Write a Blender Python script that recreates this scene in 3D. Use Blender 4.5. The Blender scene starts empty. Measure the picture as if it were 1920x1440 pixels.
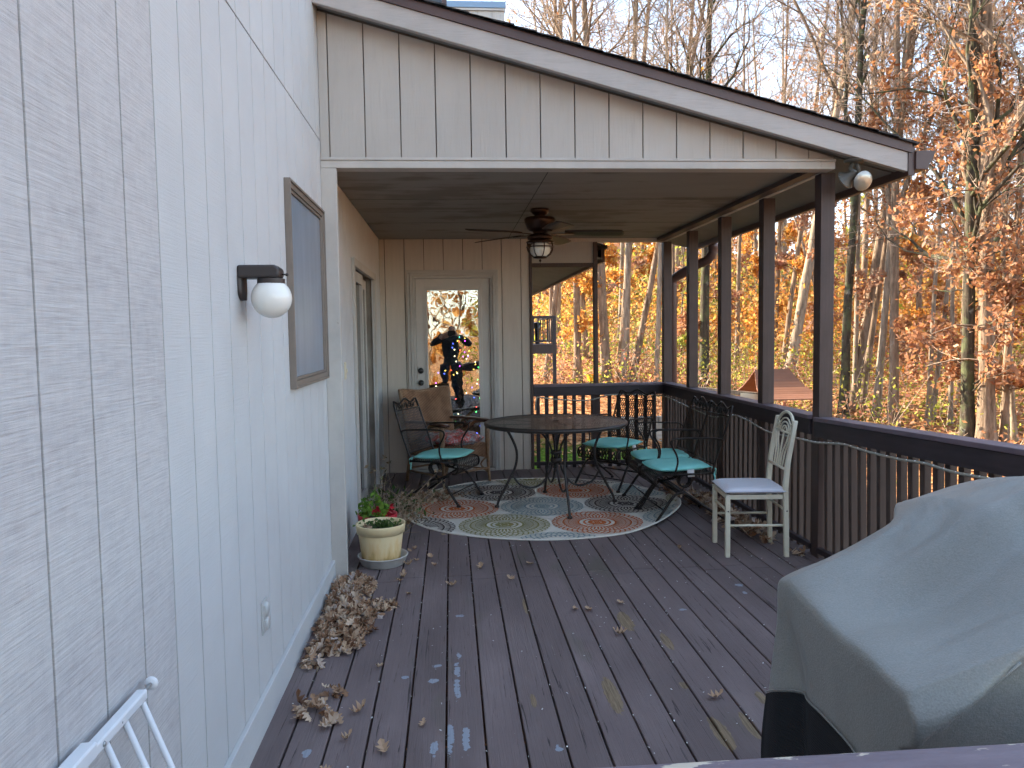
import bpy, bmesh, math, random
import numpy as np
from mathutils import Vector, Matrix
random.seed(7); rng = np.random.default_rng(7)
PI = math.pi
scene = bpy.context.scene
COL = scene.collection
def R(a): return math.radians(a)

# ------------------------------------------------------------------ materials
class NT:
    def __init__(s, name):
        s.m = bpy.data.materials.new(name); s.m.use_nodes = True
        s.t = s.m.node_tree; s.t.nodes.clear()
        s.out = s.n('ShaderNodeOutputMaterial')
        s._co = None
    def n(s, typ, **kw):
        nd = s.t.nodes.new(typ)
        for k, v in kw.items():
            if hasattr(nd, k): setattr(nd, k, v)
            else: s.set(nd, k, v)
        return nd
    def set(s, nd, k, v):
        sock = nd.inputs[k if isinstance(k, int) else k.replace('_', ' ')]
        if isinstance(v, bpy.types.NodeSocket): s.t.links.new(v, sock)
        else: sock.default_value = v
    def link(s, a, b): s.t.links.new(a, b)
    def co(s):
        if not s._co:
            s._co = s.n('ShaderNodeTexCoord').outputs['Object']
        return s._co
    def wco(s):
        return s.n('ShaderNodeNewGeometry').outputs['Position']
    def map(s, scale=(1,1,1), rot=(0,0,0), src=None, loc=(0,0,0)):
        mp = s.n('ShaderNodeMapping')
        s.link(src or s.co(), mp.inputs[0]); mp.inputs['Scale'].default_value = scale
        mp.inputs['Rotation'].default_value = rot; mp.inputs['Location'].default_value = loc
        return mp.outputs[0]
    def noise(s, vec, scale=5, detail=4, rough=.55, dist=0):
        nd = s.n('ShaderNodeTexNoise'); s.link(vec, nd.inputs['Vector'])
        nd.inputs['Scale'].default_value = scale; nd.inputs['Detail'].default_value = detail
        nd.inputs['Roughness'].default_value = rough; nd.inputs['Distortion'].default_value = dist
        return nd.outputs[0]
    def ramp(s, fac, stops, interp='LINEAR'):
        nd = s.n('ShaderNodeValToRGB'); cr = nd.color_ramp; cr.interpolation = interp
        while len(cr.elements) < len(stops): cr.elements.new(.5)
        for e, (p, c) in zip(cr.elements, stops):
            e.position = p; e.color = (c[0], c[1], c[2], 1) if not isinstance(c, (int, float)) else (c, c, c, 1)
        s.link(fac, nd.inputs[0]); return nd.outputs[0]
    def math(s, op, a, b=None, c=None, clamp=False):
        nd = s.n('ShaderNodeMath'); nd.operation = op; nd.use_clamp = clamp
        for i, v in enumerate((a, b, c)):
            if v is None: continue
            if isinstance(v, (int, float)): nd.inputs[i].default_value = v
            else: s.link(v, nd.inputs[i])
        return nd.outputs[0]
    def mix(s, fac, a, b, mode='MIX'):
        nd = s.n('ShaderNodeMix'); nd.data_type = 'RGBA'; nd.blend_type = mode
        for i, v in ((0, fac), (6, a), (7, b)):
            if isinstance(v, (int, float)): nd.inputs[i].default_value = v
            elif isinstance(v, tuple): nd.inputs[i].default_value = (*v[:3], 1)
            else: s.link(v, nd.inputs[i])
        return nd.outputs[2]
    def sep(s, v):
        nd = s.n('ShaderNodeSeparateXYZ'); s.link(v, nd.inputs[0]); return nd.outputs
    def bump(s, h, strength=.3, dist=.01, nrm=None):
        nd = s.n('ShaderNodeBump'); nd.inputs['Strength'].default_value = strength
        nd.inputs['Distance'].default_value = dist; s.link(h, nd.inputs['Height'])
        if nrm: s.link(nrm, nd.inputs['Normal'])
        return nd.outputs[0]
    def pbr(s, col, rough=.6, normal=None, metal=0, spec=.5, **kw):
        b = s.n('ShaderNodeBsdfPrincipled')
        if isinstance(col, tuple): b.inputs['Base Color'].default_value = (*col[:3], 1)
        else: s.link(col, b.inputs['Base Color'])
        if isinstance(rough, (int, float)): b.inputs['Roughness'].default_value = rough
        else: s.link(rough, b.inputs['Roughness'])
        b.inputs['Metallic'].default_value = metal
        b.inputs['Specular IOR Level'].default_value = spec
        if normal: s.link(normal, b.inputs['Normal'])
        for k, v in kw.items():
            s.set(b, k, v)
        s.link(b.outputs[0], s.out.inputs[0]); s.b = b
        return s.m

def simple(name, col, rough=.55, var=.12, nscale=14, bump=.15, metal=0, spec=.5, stretch=(1,1,1)):
    k = NT(name); v = k.map(stretch)
    n1 = k.noise(v, nscale, 5)
    c = k.ramp(n1, [(.25, tuple(x*(1-var) for x in col)), (.75, tuple(min(1, x*(1+var)) for x in col))])
    n2 = k.noise(v, nscale*6, 3)
    return k.pbr(c, rough, k.bump(n2, bump, .002), metal, spec)

M = {}
# painted rough-sawn plywood siding on the long wall; one coarse weathered sheet nearest the corner of the stairs
k = NT('siding_paint'); co = k.co(); sx = k.sep(co)
coarse = k.math('LESS_THAN', sx[1], 2.04)
saw = k.noise(k.map((1, 11.0, 210)), 1.0, 3, .55)
saw2 = k.noise(k.map((1, 34, 26)), 1.0, 4, .6)
fine = k.noise(k.map((1, 5.0, 210)), 1.0, 5, .6)
vert = k.noise(k.map((1, 90, 3)), 1.0, 4)
sawm = k.math('ADD', k.math('MULTIPLY', saw, .65), k.math('MULTIPLY', saw2, .35))
blot = k.noise(k.map((1, 1, 1)), 2.2, 5, .6)
specks = k.ramp(k.math('ADD', k.math('MULTIPLY', sawm, .72), k.math('MULTIPLY', blot, .28)), [(.36, (.42,.40,.40)), (.45, (.485,.47,.465)), (.57, (.55,.535,.525))])
smooth = k.ramp(blot, [(.3, (.53,.53,.525)), (.7, (.59,.59,.58))])
colr = k.mix(coarse, smooth, specks)
wv = k.noise(k.map((1, 26, 1.2)), 1.0, 4)
colr = k.mix(k.ramp(wv, [(.66, 0.), (.85, .15)]), colr, (.40,.37,.35))
hgt = k.math('ADD', k.math('MULTIPLY', k.math('MULTIPLY', saw, coarse), .2), k.math('MULTIPLY', fine, .45))
hgt = k.math('ADD', hgt, k.math('MULTIPLY', vert, .12))
M['siding'] = k.pbr(colr, .72, k.bump(hgt, .75, .006), spec=.35)
k = NT('siding_paint_gable'); g1 = k.noise(k.map((42, 1, 3.2)), 1.0, 6, .6, .6); g2 = k.noise(k.map((160, 1, 9)), 1.0, 3); bl = k.noise(k.co(), 1.6, 5)
hz = k.noise(k.map((1.5, 1, 70)), 1.0, 4)
c = k.ramp(bl, [(.3, (.45,.42,.38)), (.7, (.51,.48,.435))])
c = k.mix(k.ramp(g1, [(.52, 0.), (.75, .35)]), c, (.39,.36,.33))
M['siding_g'] = k.pbr(c, .75, k.bump(k.math('ADD', k.math('ADD', g1, k.math('MULTIPLY', g2, .5)), k.math('MULTIPLY', hz, .4)), .5, .004), spec=.3)
k = NT('groove_paint'); M['groove'] = k.pbr(k.ramp(k.noise(k.map((1,60,2)), 1., 3), [(.35, (.12,.10,.085)), (.65, (.32,.28,.23))]), .8, spec=.1)
k = NT('trim_paint'); bl = k.noise(k.co(), 3.5, 6, .65); gr = k.noise(k.map((3, 3, 40)), 1.0, 5)
c = k.ramp(bl, [(.3, (.43,.405,.37)), (.6, (.52,.49,.445)), (.85, (.57,.54,.49))])
chips = k.ramp(k.noise(k.map((22, 22, 22)), 1., 3), [(.735, 0.), (.75, 1.)])
M['trim'] = k.pbr(k.mix(chips, c, (.26,.23,.20)), .65, k.bump(k.math('ADD', gr, bl), .35, .004), spec=.4)
k = NT('rake_paint'); a = k.map((3, 3, 3)); gr = k.noise(k.map((4, 4, 46), (0, R(-14.8), 0)), 1.0, 6, .6, 1.4); bl = k.noise(k.co(), 4, 5)
c = k.ramp(bl, [(.3, (.42,.395,.37)), (.7, (.50,.47,.44))]); c = k.mix(k.ramp(gr, [(.5, 0.), (.8, .5)]), c, (.33,.31,.29))
M['rake'] = k.pbr(c, .7, k.bump(gr, .6, .004), spec=.4)
M['brown_metal'] = simple('brown_metal_flashing', (.085,.048,.042), .42, .15, 6, .1)
k = NT('brown_post_paint'); gr = k.noise(k.map((60, 60, 3)), 1., 5); bl = k.noise(k.co(), 5, 4)
c = k.ramp(k.math('ADD', k.math('MULTIPLY', gr, .5), k.math('MULTIPLY', bl, .5)), [(.35, (.054,.035,.030)), (.65, (.085,.056,.050))])
M['post'] = k.pbr(c, .5, k.bump(gr, .35, .003), spec=.4)
k = NT('railing_paint'); gr = k.noise(k.map((5, 5, 50)), 1., 5); bl = k.noise(k.co(), 4, 5)
c = k.ramp(k.math('ADD', k.math('MULTIPLY', gr, .5), k.math('MULTIPLY', bl, .5)), [(.35, (.030,.022,.025)), (.65, (.052,.040,.045))])  # shade on the house-facing rail boards is put into the darker paint
M['rail'] = k.pbr(c, .5, k.bump(gr, .3, .003), spec=.4)
k = NT('railing_cap_paint'); bl = k.noise(k.co(), 6, 5)
M['cap'] = k.pbr(k.ramp(bl, [(.3, (.12,.09,.11)), (.7, (.19,.145,.165))]), .5, k.bump(k.noise(k.map((40,4,10)), 1., 4), .3, .003))
k = NT('baluster_paint'); gr = k.noise(k.map((50, 50, 4)), 1., 5); bl = k.noise(k.map((9, 9, .6)), 1., 2)
c = k.ramp(k.math('ADD', k.math('MULTIPLY', gr, .4), k.math('MULTIPLY', bl, .6)), [(.35, (.062,.043,.036)), (.65, (.118,.086,.072))])
M['bal'] = k.pbr(c, .6, k.bump(gr, .3, .003), spec=.3)

# deck paint with peeling patches; long grain along the boards
def deckmat(name, patches_blue, patches_wood, tint=1.0, wear=0.0):
    k = NT(name); sx = k.sep(k.co())
    bid = k.math('FLOOR', k.math('DIVIDE', k.math('ADD', sx[0], .043), .1411))
    wn = k.n('ShaderNodeTexWhiteNoise'); wn.noise_dimensions = '1D'; k.link(bid, wn.inputs['W'])
    boff = k.n('ShaderNodeCombineXYZ'); k.link(k.math('MULTIPLY', wn.outputs[0], 37.), boff.inputs[1])
    va = k.n('ShaderNodeVectorMath'); va.operation = 'ADD'; k.link(k.co(), va.inputs[0]); k.link(boff.outputs[0], va.inputs[1])
    src = va.outputs[0]
    grain = k.noise(k.map((70, 2.2, 1), src=src), 1.0, 7, .62, .8)
    fine = k.noise(k.map((260, 9, 1), src=src), 1.0, 4)
    bl = k.noise(k.map((3, .9, 1), src=src), 1.0, 6, .6)
    base = k.ramp(bl, [(.3, (.135*tint,.104*tint,.102*tint)), (.55, (.192*tint,.148*tint,.145*tint)), (.75, (.26*tint,.207*tint,.20*tint))])
    base = k.mix(k.math('MULTIPLY', wn.outputs[0], .30), base, (.125*tint,.098*tint,.093*tint))
    crack = k.ramp(grain, [(.335, 1.), (.39, 0.)])
    base = k.mix(k.math('MULTIPLY', crack, .85), base, (.03,.024,.023))
    # mossy green tint in blotches
    moss = k.ramp(k.noise(k.map((4, 1.5, 1), src=src, loc=(3, 7, 0)), 1.0, 4), [(.58, 0.), (.72, .4)])
    base = k.mix(moss, base, (.11,.11,.07))
    # worn grey highlights following grain
    wearm = k.math('MULTIPLY', k.ramp(k.noise(k.map((60, 3., 1), src=src, loc=(1, 2, 0)), 1.0, 6, .7), [(.63, 0.), (.72, 1.)]),
                   k.ramp(k.noise(k.map((1.2, .6, 1), loc=(9, 3, 0)), 1.0, 3), [(.5, 0.), (.62, .75)]))
    base = k.mix(wearm, base, (.30,.26,.22))
    nz = k.noise(k.co(), 34, 5, .65)
    def blob(lst, col, base, gstr):
        tot = None
        for (x, y, rx, ry) in lst:
            dx = k.math('DIVIDE', k.math('SUBTRACT', sx[0], x), rx); dy = k.math('DIVIDE', k.math('SUBTRACT', sx[1], y), ry)
            d = k.math('ADD', k.math('MULTIPLY', dx, dx), k.math('MULTIPLY', dy, dy))
            tot = d if tot is None else k.math('MINIMUM', tot, d)
        if tot is None: return base, None
        m = k.math('ADD', k.math('MULTIPLY', tot, .32), k.math('MULTIPLY', nz, gstr))
        m = k.ramp(m, [(.60, 1.), (.625, 0.)])
        return k.mix(m, base, col), m
    base, m1 = blob(patches_blue, (.29,.32,.37), base, .95)
    wood = k.ramp(k.noise(k.map((120, 5, 1)), 1.0, 5, .6, 1.5), [(.3, (.10,.07,.045)), (.6, (.27,.20,.125))])
    base, m2 = blob(patches_wood, wood, base, .6)
    sp = k.ramp(k.noise(k.map((1, .8, 1), loc=(4,4,0)), 60, 2), [(.745, 0.), (.76, 1.)])
    spm = k.math('MULTIPLY', sp, k.ramp(k.noise(k.co(), 1.1, 2), [(.45, 0.), (.6, 1.)]))
    base = k.mix(spm, base, (.30,.29,.29))
    h = k.math('ADD', grain, k.math('MULTIPLY', fine, .25))
    rough = k.ramp(bl, [(.3, .62), (.7, .8)])
    return k.pbr(base, rough, k.bump(h, .8, .005), spec=.25)
blue = [(.002,3.30,.018,.10),(.0,3.12,.02,.12),(.01,3.45,.014,.05),(-.03,2.73,.02,.16),(.03,2.72,.02,.13),(-.085,2.66,.02,.07),(-.10,3.2,.03,.03),(-.09,3.35,.03,.02),(1.62,4.25,.035,.03),(1.6,4.12,.02,.03),(-.53,2.68,.02,.04),(.35,2.62,.02,.03),(.02,3.95,.03,.03),(1.18,3.9,.03,.02),(-.22,3.25,.02,.02)]
wood_ = [(.852,3.78,.035,.13),(.985,3.50,.022,.10),(.62,3.0,.03,.16),(.95,2.66,.03,.12),(1.07,2.7,.02,.1),(1.2,2.9,.02,.06),(.30,2.98,.012,.06),(.93,3.05,.02,.03),(.37,4.05,.012,.12)]
M['deck'] = deckmat('deck_paint', blue, wood_)
M['deckrail'] = deckmat('worn_purple_rail_paint', [], [], 1.7)
k = NT('near_rail_paint'); n1 = k.noise(k.map((3, 14, 9)), 1., 6, .65); nz = k.noise(k.map((9, 26, 20)), 1., 5, .6)
c = k.ramp(n1, [(.3, (.12,.09,.11)), (.7, (.22,.175,.20))]); c = k.mix(k.ramp(nz, [(.60, 0.), (.62, 1.)]), c, (.55,.48,.38))
c = k.mix(k.ramp(k.noise(k.map((2, 60, 30), loc=(4,1,1)), 1., 4), [(.3, .8), (.38, 0.)]), c, (.03,.022,.03))
M['nearrail'] = k.pbr(c, .55, k.bump(k.math('ADD', n1, nz), .6, .006))
M['dark'] = simple('dark_gap', (.006,.006,.007), .9, .1, 5, 0)
k = NT('ceiling_paint'); n1 = k.noise(k.map((1.1, 6.5, 1)), 1., 5, .6, .3); n2 = k.noise(k.map((1.6, 1.6, 1), loc=(2.6, .4, 0)), 1., 4); n3 = k.noise(k.map((2, 5, 1)), 1., 4)
c = k.ramp(n3, [(.3, (.235,.225,.205)), (.7, (.265,.255,.23))])
st = k.ramp(k.math('ADD', k.math('MULTIPLY', n1, .45), k.math('MULTIPLY', n2, .55)), [(.53, 0.), (.60, .6)])
c = k.mix(st, c, (.12,.095,.08))
M['ceiling'] = k.pbr(c, .7, k.bump(n3, .2, .003), spec=.3)
M['soffit'] = simple('soffit_paint', (.20,.195,.185), .7, .12, 4, .2)
M['back_siding'] = simple('porch_siding_paint', (.56,.495,.42), .7, .06, 3, .4, spec=.35, stretch=(12,12,1.2))
k = NT('shingles'); vz = k.noise(k.co(), 60, 3); M['shingle'] = k.pbr(k.ramp(vz, [(.35, (.018,.017,.017)), (.65, (.075,.07,.068))]), .9, k.bump(vz, .8, .004))
M['door'] = simple('door_paint', (.55,.51,.46), .45, .05, 3, .08)
M['black'] = simple('black_hardware', (.012,.012,.013), .3, .2, 20, .05)
M['iron'] = simple('dark_iron', (.030,.024,.021), .38, .3, 60, .25, metal=.55)
M['iron_table'] = simple('table_iron', (.045,.038,.034), .42, .25, 50, .2, metal=.4)
M['white_metal'] = simple('ivory_metal', (.76,.72,.56), .35, .06, 12, .06)
M['gate_white'] = simple('white_gate_paint', (.72,.74,.76), .28, .05, 10, .05)
M['steel'] = simple('zinc_steel', (.5,.52,.53), .3, .1, 40, .05, metal=.9)
M['outlet'] = simple('painted_cover_plate', (.50,.50,.48), .5, .08, 20, .2)
M['almond'] = simple('almond_plastic', (.66,.60,.44), .4, .04, 20, .05)
def mesh_mat(name, col, sc, hole=.5, rot=0, axes='xy', metal=.4):
    # expanded metal: open cells cut by the pattern
    k = NT(name); s_ = k.sep(k.map((1,1,1)))
    a = s_[0] if axes[0] == 'x' else s_[1]; b = s_[2] if axes[1] == 'z' else s_[1]
    u = k.math('MULTIPLY', k.math('ADD', a, k.math('MULTIPLY', b, .55)), sc)
    v = k.math('MULTIPLY', k.math('SUBTRACT', a, k.math('MULTIPLY', b, .55)), sc)
    fu = k.math('ABSOLUTE', k.math('SUBTRACT', k.math('FRACT', u), .5)); fv = k.math('ABSOLUTE', k.math('SUBTRACT', k.math('FRACT', v), .5))
    mx = k.math('MAXIMUM', fu, fv)
    m = k.math('LESS_THAN', mx, hole*.5)
    b_ = k.n('ShaderNodeBsdfPrincipled'); b_.inputs['Base Color'].default_value = (*col, 1); b_.inputs['Roughness'].default_value = .45; b_.inputs['Metallic'].default_value = metal
    tr = k.n('ShaderNodeBsdfTransparent'); mxs = k.n('ShaderNodeMixShader')
    k.link(m, mxs.inputs[0]); k.link(b_.outputs[0], mxs.inputs[1]); k.link(tr.outputs[0], mxs.inputs[2]); k.link(mxs.outputs[0], k.out.inputs[0])
    return k.m
M['mesh_seat'] = mesh_mat('iron_mesh', (.035,.028,.024), 42, .62, axes='yz')
M['mesh_pan'] = mesh_mat('iron_mesh_flat', (.035,.028,.024), 50, .55, axes='xy')
M['mesh_table'] = mesh_mat('table_mesh', (.075,.066,.058), 50, .42, axes='xy', metal=.25)
k = NT('teal_fabric'); wv = k.noise(k.co(), 260, 2); bl = k.noise(k.co(), 9, 4)
M['teal'] = k.pbr(k.ramp(bl, [(.3, (.28,.80,.74)), (.7, (.36,.87,.80))]), .85, k.bump(k.math('ADD', k.math('MULTIPLY', wv, .2), bl), .35, .01), spec=.2)
M['tag'] = simple('white_cloth_tag', (.75,.75,.74), .7, .05, 30, .1)
k = NT('striped_white_fabric'); s_ = k.sep(k.co()); st = k.math('SINE', k.math('MULTIPLY', s_[1], 300)); wv = k.noise(k.co(), 200, 2)
M['stripe'] = k.pbr(k.mix(k.ramp(st, [(.2, 0.), (.8, 1.)]), (.74,.74,.78), (.56,.57,.64)), .8, k.bump(k.math('ADD', st, wv), .3, .003), spec=.2)
k = NT('wicker_weave'); s_ = k.sep(k.co())
w1 = k.math('SINE', k.math('MULTIPLY', s_[2], 420)); w2 = k.math('SINE', k.math('MULTIPLY', k.math('ADD', s_[0], s_[1]), 190)); wk = k.math('MULTIPLY', w1, w2)
bl = k.noise(k.co(), 8, 4); dk = k.ramp(k.math('ADD', k.math('MULTIPLY', wk, .25), k.math('MULTIPLY', bl, 1.)), [(.3, (.16,.075,.035)), (.5, (.36,.19,.10)), (.75, (.52,.30,.17))])
M['wicker'] = k.pbr(dk, .6, k.bump(wk, .9, .008))
M['cane'] = simple('cane_wrap', (.27,.16,.085), .5, .35, 60, .7)
M['darkwood'] = simple('dark_varnished_arm', (.07,.03,.018), .3, .2, 10, .1)
k = NT('printed_bag'); n1 = k.noise(k.co(), 11, 4, .6, 1.); n2 = k.noise(k.map((1,1,1), loc=(5,1,2)), 30, 3, .5, 2.)
c = k.ramp(n1, [(.42, (.34,.33,.35)), (.48, (.22,.21,.24)), (.52, (.62,.16,.14)), (.62, (.60,.12,.11))]); c = k.mix(k.ramp(n2, [(.52, 0.), (.58, .8)]), c, (.66,.58,.56))
M['bag'] = k.pbr(c, .22, k.bump(k.noise(k.co(), 24, 4, .5, 2.), .7, .012), spec=.7)
k = NT('rug_base'); wv = k.noise(k.map((1,1,1)), 220, 2)
M['rug'] = k.pbr(k.ramp(k.noise(k.co(), 4, 4), [(.3, (.72,.68,.59)), (.7, (.80,.76,.67))]), .9, k.bump(wv, .4, .003), spec=.1)
for nm, c in (('o', (.58,.17,.06)), ('k', (.11,.085,.08)), ('b', (.30,.37,.37)), ('g', (.33,.30,.13))):
    M['rug_'+nm] = simple('rug_yarn_'+nm, c, .9, .15, 60, .3, spec=.1)
k = NT('cream_plastic'); s_ = k.sep(k.co()); st = k.math('ADD', k.math('MULTIPLY', s_[2], 3.2), k.noise(k.map((30,30,8)), 1., 4))
c = k.ramp(st, [(.46, (.22,.10,.03)), (.56, (.55,.36,.13)), (.75, (.78,.57,.28)), (1., (.82,.66,.38))])
M['cream'] = k.pbr(c, .42, k.bump(k.noise(k.co(), 30, 3), .1, .003))
M['saucer'] = simple('grey_white_plastic', (.52,.51,.48), .5, .12, 18, .15)
M['redpot'] = simple('red_plastic', (.50,.015,.03), .3, .1, 10, .05)
M['soil'] = simple('soil', (.035,.024,.016), .95, .4, 60, .8)
def leafmat(name, stops, trans=.45, rough=.55):
    k = NT(name); g = k.n('ShaderNodeNewGeometry')
    c = k.ramp(g.outputs['Random Per Island'], stops)
    d = k.n('ShaderNodeBsdfPrincipled'); k.link(c, d.inputs['Base Color']); d.inputs['Roughness'].default_value = rough; d.inputs['Specular IOR Level'].default_value = .3
    t = k.n('ShaderNodeBsdfTranslucent'); k.link(c, t.inputs['Color'])
    mx = k.n('ShaderNodeMixShader'); mx.inputs[0].default_value = trans
    k.link(d.outputs[0], mx.inputs[1]); k.link(t.outputs[0], mx.inputs[2]); k.link(mx.outputs[0], k.out.inputs[0])
    return k.m
M['lf_rust'] = leafmat('rust_oak_leaves', [(0, (.22,.085,.04)), (.35, (.38,.17,.08)), (.6, (.50,.25,.11)), (.8, (.34,.19,.13)), (.9, (.58,.28,.08)), (1, (.60,.40,.26))])
M['lf_orange'] = leafmat('orange_leaves', [(0, (.40,.14,.035)), (.35, (.56,.23,.045)), (.65, (.64,.34,.07)), (.85, (.50,.30,.11)), (1, (.66,.46,.15))], .6)
M['lf_tan'] = leafmat('tan_leaves', [(0, (.26,.13,.07)), (.4, (.40,.20,.11)), (.75, (.46,.28,.17)), (1, (.34,.11,.07))])
M['lf_green'] = leafmat('yellow_green_leaves', [(0, (.15,.18,.03)), (.4, (.33,.36,.05)), (.7, (.50,.48,.09)), (1, (.30,.26,.08))], .6)
M['lf_brown'] = leafmat('dry_brown_leaves', [(0, (.16,.08,.045)), (.3, (.33,.19,.11)), (.6, (.50,.34,.22)), (.85, (.64,.50,.37)), (1, (.46,.38,.35))], .15)
M['lf_litter'] = leafmat('litter_leaves', [(0, (.20,.08,.03)), (.3, (.40,.17,.06)), (.6, (.54,.26,.10)), (1, (.62,.38,.18))], .2)
M['lf_plant'] = leafmat('plant_leaves', [(0, (.03,.07,.02)), (.5, (.07,.14,.03)), (1, (.14,.20,.05))], .3)
M['lf_bright'] = leafmat('fresh_green_leaves', [(0, (.08,.20,.02)), (1, (.22,.36,.05))], .3)
M['lf_dry'] = leafmat('dry_weed_leaves', [(0, (.09,.07,.03)), (.4, (.25,.17,.09)), (.75, (.42,.32,.21)), (1, (.15,.17,.08))], .2)
def barkmat(name, c1, c2, moss=0.):
    k = NT(name); n1 = k.noise(k.map((9, 9, 1.5)), 1.4, 6, .65, .4); n2 = k.noise(k.map((30, 30, 5)), 1., 4)
    c = k.ramp(n1, [(.32, c1), (.66, c2)])
    if moss: c = k.mix(k.ramp(k.noise(k.co(), 3.2, 5), [(.48, 0.), (.62, moss)]), c, (.11,.13,.06))
    c = k.mix(k.ramp(k.noise(k.map((1,1,1), loc=(3,3,3)), 5, 4), [(.62, 0.), (.7, .35)]), c, (.36,.36,.32))
    return k.pbr(c, .9, k.bump(k.math('ADD', n1, k.math('MULTIPLY', n2, .4)), .9, .03), spec=.15)
M['bark_grey'] = barkmat('grey_bark', (.10,.07,.046), (.32,.235,.165))
M['bark_pale'] = barkmat('pale_bark', (.14,.11,.08), (.38,.305,.225))
M['bark_dark'] = barkmat('dark_mossy_bark', (.025,.022,.017), (.105,.085,.06), .7)
M['twig'] = simple('twig_bark', (.44,.335,.25), .9, .3, 3, 0, spec=.1)

# ------------------------------------------------------------------ object helpers
def tag(o, label=None, cat=None, group=None, kind=None):
    if label: o['label'] = label
    if cat: o['category'] = cat
    if group: o['group'] = group
    if kind: o['kind'] = kind
    return o
def thing(name, label, cat, loc=(0,0,0), rz=0, group=None, rot=None):
    o = bpy.data.objects.new(name, None); COL.objects.link(o)
    o.location = loc; o.rotation_euler = rot or (0,0,rz); o.empty_display_size = .1
    return tag(o, label, cat, group)
def copy_tree(o, parent=None):
    c = o.copy(); COL.objects.link(c)
    if parent: c.parent = parent
    for ch in o.children: copy_tree(ch, c)
    return c
class MB:
    def __init__(s): s.v = []; s.f = []; s.mi = []; s.sm = []
    def add(s, vs, fs, mi=0, smooth=False):
        o = len(s.v); s.v += [tuple(v) for v in vs]
        for f in fs: s.f.append([i+o for i in f]); s.mi.append(mi); s.sm.append(smooth)
        return s
    def box(s, x0, x1, y0, y1, z0, z1, mi=0):
        v = [(x,y,z) for z in (z0,z1) for y in (y0,y1) for x in (x0,x1)]
        return s.add(v, [(0,2,3,1),(4,5,7,6),(0,1,5,4),(2,6,7,3),(0,4,6,2),(1,3,7,5)], mi)
    def obox(s, c, ax, ay, az, mi=0):
        c = Vector(c); ax, ay, az = Vector(ax), Vector(ay), Vector(az)
        v = [c + ax*i + ay*j + az*k_ for k_ in (-1,1) for j in (-1,1) for i in (-1,1)]
        return s.add(v, [(0,2,3,1),(4,5,7,6),(0,1,5,4),(2,6,7,3),(0,4,6,2),(1,3,7,5)], mi)
    def bar(s, a, b, w, h, up=(0,0,1), mi=0):
        a, b = Vector(a), Vector(b); d = b-a; L = d.length; d.normalize(); u = Vector(up); sd = d.cross(u)
        if sd.length < 1e-4: sd = d.cross(Vector((1,0,0)))
        sd.normalize(); u = sd.cross(d)
        return s.obox((a+b)/2, d*(L/2), sd*(w/2), u*(h/2), mi)
    def tube(s, pts, r, n=8, mi=0, closed=False, caps=True):
        pts = [Vector(p) for p in pts]; N = len(pts)
        rr = r if isinstance(r, (list, tuple)) else [r]*N
        T = []
        for i in range(N):
            a = pts[(i-1) % N] if (closed or i > 0) else pts[i]; b = pts[(i+1) % N] if (closed or i < N-1) else pts[i]
            t = b-a; t = t.normalized() if t.length > 1e-9 else Vector((0,0,1)); T.append(t)
        ref = Vector((0,0,1)) if abs(T[0].z) < .9 else Vector((1,0,0))
        u = (ref - T[0]*ref.dot(T[0])).normalized(); vs = []
        for i in range(N):
            u = (u - T[i]*u.dot(T[i])); u = u.normalized() if u.length > 1e-6 else T[i].orthogonal().normalized()
            w = T[i].cross(u)
            for j in range(n):
                a = 2*PI*j/n; vs.append(pts[i] + (u*math.cos(a) + w*math.sin(a))*rr[i])
        fs = []
        for i in range(N if closed else N-1):
            i2 = (i+1) % N
            for j in range(n): fs.append((i*n+j, i*n+(j+1) % n, i2*n+(j+1) % n, i2*n+j))
        if caps and not closed: fs += [tuple(range(n))[::-1], tuple((N-1)*n+j for j in range(n))]
        return s.add(vs, fs, mi, True)
    def lathe(s, prof, c=(0,0,0), n=24, mi=0, axis='z', a0=0, a1=2*PI):
        full = abs(a1-a0-2*PI) < 1e-6; m = n if full else n+1; vs = []
        for (r, z) in prof:
            for j in range(m):
                a = a0+(a1-a0)*j/n; x, y = r*math.cos(a), r*math.sin(a)
                p = (x, y, z) if axis == 'z' else ((z, x, y) if axis == 'x' else (x, z, y))
                vs.append((c[0]+p[0], c[1]+p[1], c[2]+p[2]))
        fs = []
        for i in range(len(prof)-1):
            for j in range(n): j2 = (j+1) % m; fs.append((i*m+j, i*m+j2, (i+1)*m+j2, (i+1)*m+j))
        return s.add(vs, fs, mi, True)
    def sphere(s, c, r, n=16, m=10, mi=0, sc=(1,1,1)):
        prof = [(max(1e-4, r*math.sin(PI*i/m))*1., -r*math.cos(PI*i/m)) for i in range(m+1)]
        vs = []; 
        for (q, z) in prof:
            for j in range(n): a = 2*PI*j/n; vs.append((c[0]+q*math.cos(a)*sc[0], c[1]+q*math.sin(a)*sc[1], c[2]+z*sc[2]))
        fs = [(i*n+j, i*n+(j+1) % n, (i+1)*n+(j+1) % n, (i+1)*n+j) for i in range(m) for j in range(n)]
        return s.add(vs, fs, mi, True)
    def prism(s, poly, y0, y1, mi=0):   # polygon in xz, extruded along y
        n = len(poly); v = [(x, y0, z) for x, z in poly] + [(x, y1, z) for x, z in poly]
        fs = [tuple(range(n)), tuple(range(n, 2*n))[::-1]] + [(i, i+n, (i+1) % n+n, (i+1) % n) for i in range(n)]
        return s.add(v, fs, mi)
    def grid(s, fn, nu, nv, mi=0, smooth=True):
        vs = [fn(i/nu, j/nv) for i in range(nu+1) for j in range(nv+1)]
        fs = [(i*(nv+1)+j, (i+1)*(nv+1)+j, (i+1)*(nv+1)+j+1, i*(nv+1)+j+1) for i in range(nu) for j in range(nv)]
        return s.add(vs, fs, mi, smooth)
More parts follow.
